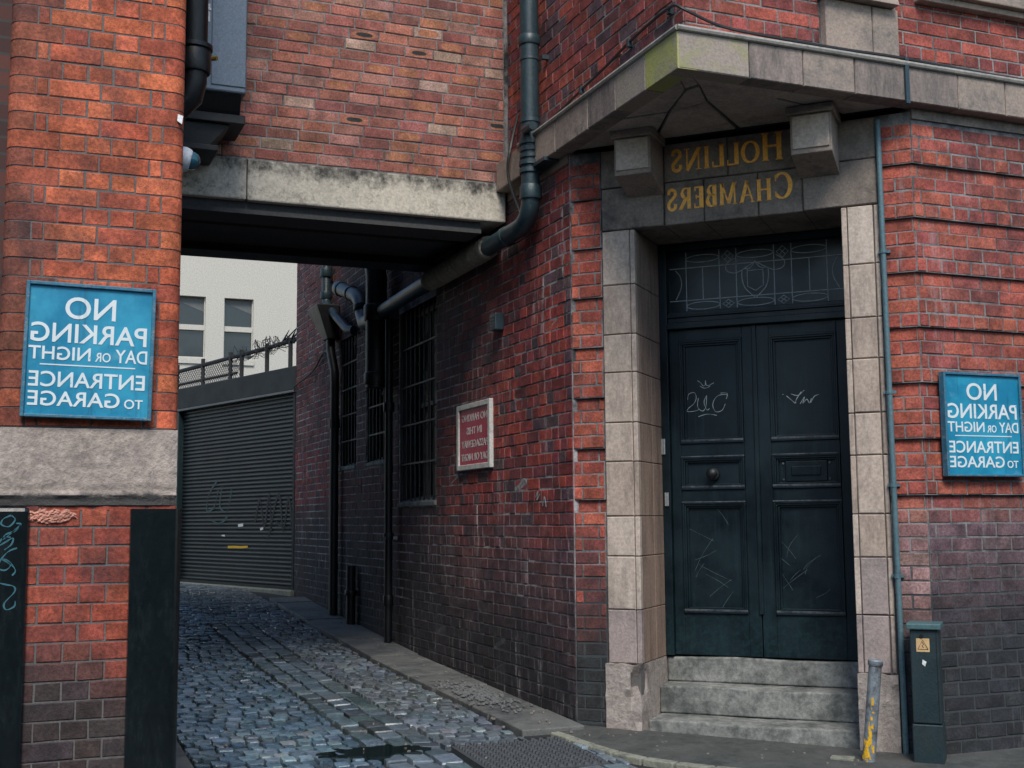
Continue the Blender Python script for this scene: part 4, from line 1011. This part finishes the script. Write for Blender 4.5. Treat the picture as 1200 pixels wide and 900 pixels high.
def mesh_w(b):
    for k in range(46):
        u = 1.7 + k * .062; b.tube([FG.p(u, 3.41, -.1), FG.p(u + .28, 3.70, -.1)], .005, 3); b.tube([FG.p(u, 3.70, -.104), FG.p(u + .28, 3.41, -.104)], .005, 3)
part('mesh_infill', 'steel_dark', rl, mesh_w)
# white rendered building behind
wb = empty('white_building', (10, 40, 0), 'tall pale rendered building with dark sash windows behind the garage', 'building')
FWB = Frame(0, 38, 1, 0, 0, -1); kk = 38 / 27.
zz = lambda z: 1.36 + (z - 1.36) * kk
wins = [((4.165 - 1.03 * i) * kk if i < 4 else 0, (4.80 - 1.03 * i) * kk, zz(4.88), zz(6.235)) for i in range(0, 4)]
wall = part('rendered_wall', 'render_white', wb, lambda b: slab_with_holes(b, FWB, -14, 20, -.5, 10.6, wins, -.5, 0))
part('building_core', 'render_white', wb, lambda b: b.box(FWB, -14, 20, -.5, 10.4, -9, -1.4))
for (a, b_, v0, v1) in wins:
    wd = part('window', 'render_white', wb, lambda b: (b.box(FWB, a, b_, (v0 + v1) / 2 - .07, (v0 + v1) / 2 + .09, -.3, -.10), b.box(FWB, a, b_, v0, v0 + .06, -.3, -.1), b.box(FWB, a, a + .03, v0, v1, -.3, -.11), b.box(FWB, b_ - .03, b_, v0, v1, -.3, -.11)))
    part('pane', 'glass_far', wd, lambda b: b.box(FWB, a - .02, b_ + .02, v0 - .02, v1 + .02, -.4, -.2))
    part('blind', 'fascia_light', wd, lambda b: b.prism(FWB, [(a, v1 - .01), (b_, v1 - .01), (b_, v1 - .45), (a, v1 - .12)], -.2, -.19))
    part('sill', 'render_white', wd, lambda b: b.box(FWB, a - .03, b_ + .03, v0 - .16, v0 - .001, -.3, .06))

# ================================================================== PIPES AND CABLES
def pipe(name, label, mat, pts, r, collars=(), n=16, cat='pipe', brackets=(), wallw=None):
    e = empty(name, Vector(pts[-1]), label, cat)
    part('pipe_run', mat, e, lambda b: b.tube(pts, r, n), smooth=True)
    for (p, d, rr_, L) in collars:
        p = Vector(p); d = Vector(d).normalized()
        part('collar', mat, e, lambda b: b.tube([p - d * L / 2, p - d * L * .4, p + d * L * .4, p + d * L / 2], [rr_ * .95, rr_, rr_, rr_ * .93], n), smooth=True)
    return e
PX, PY = 3.30, 7.79
big = pipe('soil_pipe', 'thick blue-grey cast iron soil pipe turning under the bridge beside the cornice', 'pipe_blue',
           [(PX, PY, 6.5), (PX, PY, 3.62), (PX, PY + .012, 3.55), (PX, PY + .05, 3.485), (PX, PY + .12, 3.445), (PX, PY + .22, 3.43), (PX, 8.6, 3.425), (PX, 10.05, 3.43), (PX, 11.62, 3.40)], .066,
           [((PX, PY, 4.74), (0, 0, 1), .077, .07), ((PX, PY, 4.60), (0, 0, 1), .072, .02), ((PX, PY, 4.15), (0, 0, 1), .074, .03), ((PX, PY, 4.0), (0, 0, 1), .08, .045), ((PX, PY, 3.945), (0, 0, 1), .076, .035), ((PX, PY, 3.895), (0, 0, 1), .078, .03), ((PX, PY, 3.845), (0, 0, 1), .082, .035), ((PX, PY, 3.79), (0, 0, 1), .08, .035), ((PX, PY, 3.64), (0, 0, 1), .078, .10), ((PX, 8.25, 3.427), (0, 1, 0), .074, .06)])
mb = MB(); pts = []; rs_ = []
for i in range(90):
    t = i / 89; pts.append((PX, 8.62 + t * 1.42, 3.425 + .004 * math.sin(i))); rs_.append(.078 + .008 * (i % 2) + random.uniform(0, .004))
mb.tube(pts, rs_, 14); mb.build('lagging', 'pipe_lag', big, smooth=True)
part('bracket', 'pipe_blue', big, lambda b: b.box(FUL, 1.87, 1.90, 4.585, 4.615, -.0, .05)); part('rodding_eye', 'pipe_blue', big, lambda b: b.tube([(3.24, 7.74, 4.07), (3.24, 7.60, 4.06)], .03, 10)); part('bracket', 'pipe_blue', big, lambda b: b.box(FUL, 1.7, 2.1, 3.80, 3.825, 0.0, .12))
st = pipe('soil_stack', 'black soil stack rising to the bridge soffit over the barred windows', 'pipe_black', [(3.27, 11.70, 6), (3.27, 11.70, 3.9), (3.27, 11.64, 3.75), (3.27, 11.64, 2.66)], .105,
          [((3.27, 11.64, 3.40), (0, 0, 1), .125, .16), ((3.27, 11.64, 2.75), (0, 0, 1), .12, .12)])
pipe('waste_pipe', 'short shiny waste pipe elbowing into the black stack', 'pipe_blue', [(3.30, 13.3, 3.95), (3.30, 12.5, 3.72), (3.30, 12.36, 3.64), (3.30, 12.28, 3.5), (3.29, 12.15, 3.38), (3.28, 11.70, 3.35)], .075, [((3.30, 13.2, 3.92), (0, .96, .28), .088, .14), ((3.30, 12.72, 3.785), (0, .96, .28), .085, .05), ((3.30, 12.3, 3.56), (0, .3, .9), .088, .06)])
pipe('vent_pipe', 'slim blue-grey pipe bending towards the barred window head', 'pipe_blue', [(3.32, 13.98, 6), (3.32, 13.98, 3.95), (3.32, 13.92, 3.85), (3.32, 12.95, 3.43), (3.36, 12.85, 3.41)], .05, [((3.32, 13.98, 4.25), (0, 0, 1), .068, .1), ((3.32, 13.98, 3.98), (0, 0, 1), .066, .09)])
hp = empty('hopper_downpipe', (3.32, 13.6, .35), 'black rainwater hopper and downpipe near the garage end', 'downpipe')
part('hopper', 'pipe_black', hp, lambda b: b.quadbox([(3.26, 13.62, 3.42), (3.40, 13.62, 3.42), (3.40, 13.84, 3.42), (3.26, 13.84, 3.42), (3.14, 13.66, 3.83), (3.41, 13.66, 3.83), (3.41, 14.2, 3.83), (3.14, 14.2, 3.83)]), bevel=.015)
part('pipe_run', 'pipe_black', hp, lambda b: b.tube([(3.32, 13.74, 3.5), (3.32, 13.72, 3.30), (3.33, 13.58, 3.05), (3.33, 13.56, 2.9), (3.33, 13.56, .33)], .05, 12), smooth=True)
part('feed_pipe', 'galv', hp, lambda b: b.box(FL, 6.66, 6.74, 3.8, 6, .02, .09)); part('collar', 'pipe_black', hp, lambda b: b.tube([(3.33, 13.56, 2.4), (3.33, 13.56, 2.5)], .062, 12))
dp = pipe('thin_downpipe', 'thin dark downpipe with ear bracket between the barred windows', 'pipe_black', [(3.33, 11.40, 3.3), (3.33, 11.40, .24)], .038, [((3.33, 11.40, 2.45), (0, 0, 1), .055, .09), ((3.33, 11.40, 1.22), (0, 0, 1), .052, .06), ((3.33, 11.40, .62), (0, 0, 1), .05, .1)])
part('bracket_ear', 'hinge_metal', dp, lambda b: b.box(FL, 3.99, 4.06, 1.19, 1.22, .0, .12))
vp = pipe('stub_pipe', 'short black pipe stub standing against the alley wall foot', 'pipe_black', [(3.34, 12.83, .9), (3.34, 12.83, .28)], .05, [((3.34, 12.83, .62), (0, 0, 1), .065, .06)])
cd = empty('wall_conduit', FD.p(.19, 0, .03), 'thin pale blue conduit running up beside the right door pilaster', 'conduit')
part('conduit_run', 'conduit', cd, lambda b: b.tube([FD.p(.192, 3.76, .028), FD.p(.186, 1.9, .03), FD.p(.178, 0.0, .03)], .0165, 10), smooth=True)
for z in (2.10, 1.55, 1.02, 2.95): part('saddle_clip', 'conduit', cd, lambda b: (b.box(FD, .15, .222, z - .009, z + .009, .0, .016), b.tube([FD.p(.187, z - .012, .03), FD.p(.187, z + .012, .03)], .0205, 10)))
def sag(pts, n=6): return [Vector(p) for p in smooth_path([tuple(p) for p in pts], n)]
c1 = part('cornice_cable', 'cable', None, lambda b: b.tube(sag([FUL.p(1.9, 4.10, .03), FUL.p(1.3, 4.17, .02), FUL.p(.95, 4.20, .02), FUL.p(.62, 4.24, .02), FUL.p(.3, 4.26, .02), FUL.p(.12, 4.25, .03), FUL.p(0, 4.22, .05), FUR.p(-.01, 4.17, .06), FUR.p(.2, 4.12, .05), FUR.p(.45, 4.085, .09), FUR.p(1.0, 4.075, .10), FUR.p(1.4, 4.08, .1), FUR.p(2.2, 4.07, .09), FUR.p(4, 4.07, .09)]), .0095, 6))
tag(c1, 'black cable clipped along the brick above the cornice', 'cable')
for u, z in ((1.3, 4.17), (.62, 4.24), (.12, 4.25)): part('cable_clip', 'pipe_blue', c1, lambda b: b.box(FUL, u - .012, u + .012, z - .03, z + .02, 0, .035))
c2 = part('drooping_cable', 'cable', None, lambda b: b.tube(sag([FUL.p(2.4, 4.35, .02), FUL.p(2.3, 4.05, .125), FUL.p(2.33, 3.85, .13), FUL.p(2.32, 3.6, .05), FUL.p(2.22, 3.45, .03)]), .011, 6)); tag(c2, 'thin black cable hanging over the cornice end beside the soil pipe', 'cable')
c3 = part('alley_cable', 'cable', None, lambda b: b.tube(sag([FL.p(8.6, 3.12, .03), FL.p(7.5, 3.2, .03), FL.p(6.9, 3.35, .04), FL.p(6.5, 3.3, .03)]), .012, 6)); tag(c3, 'thin cable slung along the far end of the alley wall', 'cable')

# ================================================================== SIGNS
def parking_sign(name, fr, u0, z0, wd, ht, off, label, tilt):
    e = empty(name, fr.p(u0 + wd / 2, z0, off), label, 'sign', 'blue garage entrance signs')
    f = Frame(0, 0, fr.u.x, fr.u.y, fr.w.x, fr.w.y); f.o = fr.p(u0, z0, off)
    bd = part('board', 'sign_blue', e, lambda b: b.box(f, .012, wd - .012, .012, ht - .012, -.028, .0))
    part('frame', 'sign_edge', e, lambda b: (b.box(f, 0, .016, 0, ht, -.03, .014), b.box(f, wd - .016, wd, 0, ht, -.03, .014), b.box(f, .016, wd - .016, ht - .016, ht, -.03, .0138), b.box(f, .016, wd - .016, 0, .014, -.03, .0138)), bevel=.003)
    L = lambda body, m0, m1, t0, t1: lettering('lettering', body, f, m0 * wd, m1 * wd, (1 - t1) * ht, (1 - t0) * ht, .0006, 'paint_white', bd, wd)
    L('NO', .31, .70, .10, .265); L('PARKING', .06, .95, .30, .445)
    L('DAY', .05, .30, .475, .575); L('OR', .335, .455, .505, .575); L('NIGHT', .49, .96, .475, .575)
    L('ENTRANCE', .06, .95, .66, .775); L('TO', .07, .215, .845, .915); L('GARAGE', .25, .95, .805, .915)
    part('rule', 'paint_white', bd, lambda b: b.box(f, .13 * wd, .86 * wd, .385 * ht, .394 * ht, 0, .0016))
    e.rotation_euler = (0, 0, 0)
    return e
s1 = parking_sign('parking_sign', FP, .092, 1.823, .552, .602, .045, 'blue painted mirror-written no parking sign on the orange brick pier', 0)
s2 = parking_sign('parking_sign', FR, .105, 1.597, .588, .618, .045, 'blue painted mirror-written no parking sign on the wall right of the door', 0)
s1.matrix_basis = s1.matrix_basis @ Matrix.Rotation(math.radians(1.0), 4, 'Y')
ps = empty('passageway_sign', FL.p(1.8, 1.77, .03), 'small red passageway sign in a white wooden frame on the alley wall', 'sign')
f = Frame(0, 0, 0, 1, -1, 0); f.o = FL.p(1.44, 1.765, 0); wd, ht = .76, .53
rb = part('board', 'sign_red', ps, lambda b: b.box(f, .03, wd - .03, .03, ht - .03, .0, .02))
for (a, b_, c_, d) in ((0, .045, 0, ht), (wd - .045, wd, 0, ht), (.045, wd - .045, 0, .042), (.045, wd - .045, ht - .042, ht)): part('frame_rail', 'frame_white', ps, lambda b: b.box(f, a, b_, c_, d, 0, .034 if b_ - a < .1 else .033), bevel=.004)
for i, (tx, m0, m1) in enumerate((('NO PARKING', .11, .86), ('IN THIS', .27, .72), ('PASSAGEWAY', .09, .88), ('DAY OR NIGHT', .09, .89))):
    z1 = ht - .085 - i * .105
    # runs from the near end towards the far end of the alley
    lettering('lettering', tx, f, (m0) * -wd + wd, (m1) * -wd + wd, z1 - .058, z1, .0205, 'frame_white', rb, wd)
cm = scrib('chalk_marks', FL, 'chalk', None, [smooth_path([(.9, 1.62), (.84, 1.66), (.78, 1.63)]), smooth_path([(.62, 1.52), (.58, 1.56), (.60, 1.50), (.55, 1.54)]), smooth_path([(.50, 1.46), (.47, 1.52), (.44, 1.45)])], .0035, .008)
tag(cm, 'faint white chalk marks on the red bricks beside the quoin', 'graffiti', kind='stuff')
vb = empty('vent_box', FL.p(1.25, 2.8, .02), 'small blue vent box high on the alley wall', 'box')
part('case', 'pipe_blue', vb, lambda b: b.box(FL, 1.2, 1.32, 2.79, 2.92, 0, .075), bevel=.008); part('grille', 'pipe_black', vb, lambda b: [b.box(FL, 1.21, 1.31, 2.81 + k * .025, 2.82 + k * .025, .0755, .079) for k in range(4)])

# ================================================================== STREET THINGS
bo = empty('steel_bollard', FD.p(.352, .03, .31), 'leaning grey steel post with flaking yellow paint beside the steps', 'bollard')
b0, b1 = FD.p(.352, .0, .31), FD.p(.294, .557, .31)
part('post', 'bollard_steel', bo, lambda b: b.tube([b0, b1], .036, 20), smooth=True)
ax = (b1 - b0).normalized(); part('cap', 'bollard_steel', bo, lambda b: b.tube([b1 - ax * .025, b1 - ax * .02, b1 + ax * .004, b1 + ax * .01], [.038, .042, .042, .036], 20), smooth=True)
def flakes(b):
    rr = random.Random(2)
    for k in range(60):
        t = min(.45, abs(rr.gauss(0, .17))) * .557 * 1.3 + .015; a = rr.gauss(-.25, .45) if t < .12 else rr.gauss(.1, .16); nrm = (FD.w * math.cos(a) - FD.u * math.sin(a)); tng = (FD.u * math.cos(a) + FD.w * math.sin(a))
        c = b0 + ax * t + nrm * .0362; h = rr.uniform(.004, .022); w = rr.uniform(.002, .008)
        b.quadbox([c - tng * w - ax * h - nrm * .002, c + tng * w * .7 - ax * h - nrm * .002, c + tng * w * .7 - ax * h + nrm * .0012, c - tng * w - ax * h + nrm * .0012, c - tng * w * .5 + ax * h - nrm * .002, c + tng * w + ax * h - nrm * .002, c + tng * w + ax * h + nrm * .0012, c - tng * w * .5 + ax * h + nrm * .0012])
part('yellow_paint', 'paint_yellow', bo, flakes)['kind'] = 'stuff'
cab = empty('feeder_pillar', FD.p(.04, .03, .2), 'narrow green electric cabinet with hazard label at the wall corner', 'cabinet')
cs0, cs1 = -.046, .116
body = part('cabinet_body', 'cabinet_green', cab, lambda b: b.box(FD, cs0 + .004, cs1 - .006, .22, .735, .07, .25), bevel=.006)
part('cabinet_base', 'cabinet_green', cab, lambda b: b.box(FD, cs0, cs1, .0, .215, .065, .255), bevel=.006)
part('cabinet_cap', 'cabinet_cap', cab, lambda b: b.box(FD, cs0 - .012, cs1 + .012, .735, .768, .055, .268), bevel=.006)
part('door_seam', 'pipe_black', body, lambda b: b.box(FD, cs0 + .014, cs0 + .018, .23, .73, .2502, .2508)); part('lock', 'pipe_black', body, lambda b: b.tube([FD.p(.046, .70, .249), FD.p(.046, .70, .258)], .011, 12))
lab = part('hazard_label', 'label_tan', body, lambda b: b.box(FD, .006, .077, .612, .686, .2503, .2515))
part('hazard_symbol', 'ink_black', lab, lambda b: (b.ribbon(FD, [(.014, .625), (.0415, .677), (.069, .625), (.014, .625)], .004, .2516, .2522), b.ribbon(FD, [(.044, .665), (.036, .650), (.046, .650), (.039, .633)], .004, .2516, .2522)))
part('sticker', 'label_white', body, lambda b: b.prism(FD, [(.034, .532), (.05, .545), (.046, .57), (.026, .558)], .2503, .2512))

# ---- ventilation cabinet, stack and dome camera at the bridge's left
vc = empty('duct_cabinet', (1.2, 8.2, 4.0), 'grey sheet metal duct cabinet over a black hopper on the bridge wall', 'duct')
part('cabinet_body', 'galv', vc, lambda b: b.box(FW, 1.05, 1.345, 4.16, 7, -8.45, -7.95), bevel=.012)
part('door_panel', 'galv', vc, lambda b: b.box(FW, 1.115, 1.338, 4.20, 7, -7.952, -7.942), bevel=.003)
part('rating_label', 'label_white', vc, lambda b: b.box(FW, 1.062, 1.102, 4.62, 4.74, -7.9505, -7.9485))
for z in (4.35, 4.45, 4.7): part('bolt', 'hinge_metal', vc, lambda b: b.tube([(1.10, 7.951, z), (1.10, 7.938, z)], .008, 8))
part('hopper', 'steel_dark', vc, lambda b: (b.quadbox([(.85, 8.1, 4.05), (1.33, 8.1, 4.05), (1.33, 8.46, 4.05), (.85, 8.46, 4.05), (.85, 7.98, 4.159), (1.32, 7.98, 4.159), (1.32, 8.46, 4.159), (.85, 8.46, 4.159)]),
     b.box(FW, .8, 1.36, 3.99, 4.05, -8.46, -8.06), b.quadbox([(.85, 8.12, 3.84), (1.14, 8.12, 3.84), (1.14, 8.46, 3.84), (.85, 8.46, 3.84), (.85, 8.1, 3.989), (1.27, 8.1, 3.989), (1.27, 8.46, 3.989), (.85, 8.46, 3.989)]), b.box(FW, .8, 1.19, 3.80, 3.84, -8.46, -8.09)), bevel=.006)
bp = pipe('black_flue', 'black flue pipe with socket beside the duct cabinet', 'pipe_black', [(.885, 7.0, 7), (.885, 7.0, 3.86), (.87, 7.02, 3.78), (.80, 7.05, 3.70), (.62, 7.1, 3.68)], .075, [((.885, 7.0, 3.98), (0, 0, 1), .095, .14), ((.885, 7.0, 4.06), (0, 0, 1), .105, .03)], cat='flue')
part('bolt', 'brass', bp, lambda b: b.tube([(.975, 6.93, 3.985), (1.0, 6.91, 3.985)], .014, 8))
dc = empty('dome_camera', (.74, 6.05, 3.1), 'white dome security camera on the side of the brick pier', 'camera')
part('housing', 'plastic_white', dc, lambda b: b.tube([(.70, 6.05, 3.125), (.735, 6.05, 3.125), (.752, 6.05, 3.124), (.757, 6.05, 3.123)], [.062, .062, .055, .048], 20), smooth=True)
part('dome', 'dome', dc, lambda b: b.tube([(.755, 6.05, 3.123), (.772, 6.048, 3.12), (.787, 6.046, 3.117), (.798, 6.045, 3.114), (.803, 6.044, 3.113)], [.045, .044, .036, .022, .006], 18), smooth=True)
stk = part('paper_sticker', 'label_white', None, lambda b: b.prism(FP, [(.735, 3.24), (.757, 3.225), (.762, 3.265), (.738, 3.272)], .0, .0045)); tag(stk, 'small white paper scrap stuck on the brick pier edge', 'sticker')

# ---- ground details
ls = MB(); ls.plan([(FD.p(u, 0, w).x, FD.p(u, 0, w).y) for u, w in ((.43, .27), (.56, .27), (.56, .345), (.43, .345))], -.04, .022); lo_ = ls.build('toby_cover', 'kerb_light', None, bevel=.006)
tag(lo_, 'small pale rectangular stop tap cover in the pavement beside the bollard', 'cover')
pl = empty('drain_cover', (2.8, 6.7, .02), 'ribbed cast iron drain cover let into the setts by the kerb', 'drain cover')
zt = .03
part('plate', 'cast_iron', pl, lambda b: b.quadbox([(2.45, 6.36, -.04), (3.15, 6.36, -.04), (3.15, 7.06, -.04), (2.45, 7.06, -.04), (2.45, 6.36, zt - .02), (3.15, 6.36, zt - .02), (3.15, 7.06, zt + .012), (2.45, 7.06, zt + .012)]))
def studs(b):
    for i in range(13):
        for j in range(15):
            x = 2.475 + i * .052; y = 6.385 + j * .046; z = zt - .02 + (y - 6.36) / .7 * .032
            b.quadbox([(x, y, z - .005), (x + .034, y, z - .005), (x + .034, y + .026, z - .005), (x, y + .026, z - .005), (x + .006, y + .005, z + .016), (x + .028, y + .005, z + .016), (x + .028, y + .021, z + .016), (x + .006, y + .021, z + .016)])
part('studs', 'cast_iron', pl, studs)['kind'] = 'stuff'
pd = MB(); n = 26; pts = [(1.99 + .30 * math.cos(i * 2 * math.pi / n) * (1 + .2 * math.sin(i * 2.3)), 7.10 + .17 * math.sin(i * 2 * math.pi / n) * (1 + .25 * math.sin(i * 1.7))) for i in range(n)]
pd.plan(pts, .0, .0455); po = pd.build('puddle', 'puddle', None); tag(po, 'shallow dark puddle lying in a dip between the setts', None, kind='structure')
rr = random.Random(21); mb = MB()
for k in range(150):
    x = rr.uniform(1.2, 3.35); y = rr.uniform(6.5, 12.5)
    if rr.random() < .45: x = rr.choice((rr.gauss(3.3, .06), rr.gauss(2.93, .04))); y = rr.uniform(6.8, 14)
    if x > 3.38: continue
    z = ground(x, y) + (.034 if x > 2.97 and y > 7.2 else .012); q = rr.uniform(.004, .012); a = rr.uniform(0, 3)
    p = [(x + q * math.cos(a + g) * rr.uniform(.5, 1.3), y + q * math.sin(a + g) * rr.uniform(.5, 1.3)) for g in (0, 1.57, 3.14, 4.71)]
    mb.quadbox([(*v, z - .004) for v in p] + [(*v, z + rr.uniform(.003, .01)) for v in p])
for k in range(26):
    s = rr.uniform(.3, 2.0); w = rr.uniform(.05, .5); p = FD.p(s, 0, w); q = rr.uniform(.004, .009); z = ground(p.x, p.y) + .006
    mb.quadbox([(p.x - q, p.y - q, z - .003), (p.x + q, p.y - q * .4, z - .003), (p.x + q * .6, p.y + q, z - .003), (p.x - q, p.y + q, z - .003), (p.x - q, p.y - q, z + .005), (p.x + q, p.y - q * .4, z + .006), (p.x + q * .6, p.y + q, z + .005), (p.x - q, p.y + q, z + .006)])
lo = mb.build('litter', 'litter', None); tag(lo, 'scattered crumbs of leaf and paper litter on the ground', 'litter', kind='stuff')
mb = MB()
for k in range(420):
    y = rr.gauss(8.55, .33); x = rr.gauss(3.16, .09); q = rr.uniform(.004, .016)
    if not 2.98 < x < 3.36: continue
    z = ground(x, y) + .034; a = rr.uniform(0, 3); p = [(x + q * math.cos(a + g) * rr.uniform(.6, 1.2), y + q * 1.6 * math.sin(a + g) * rr.uniform(.6, 1.2)) for g in (0, 1.05, 2.1, 3.14, 4.2, 5.2)]
    mb.plan(p, z - .002, z + .0045 + rr.uniform(0, .003))
spo = mb.build('grit_spill', 'spill', None); tag(spo, 'pale crumbly grit spilled on the slab pavement', 'grit', kind='stuff')
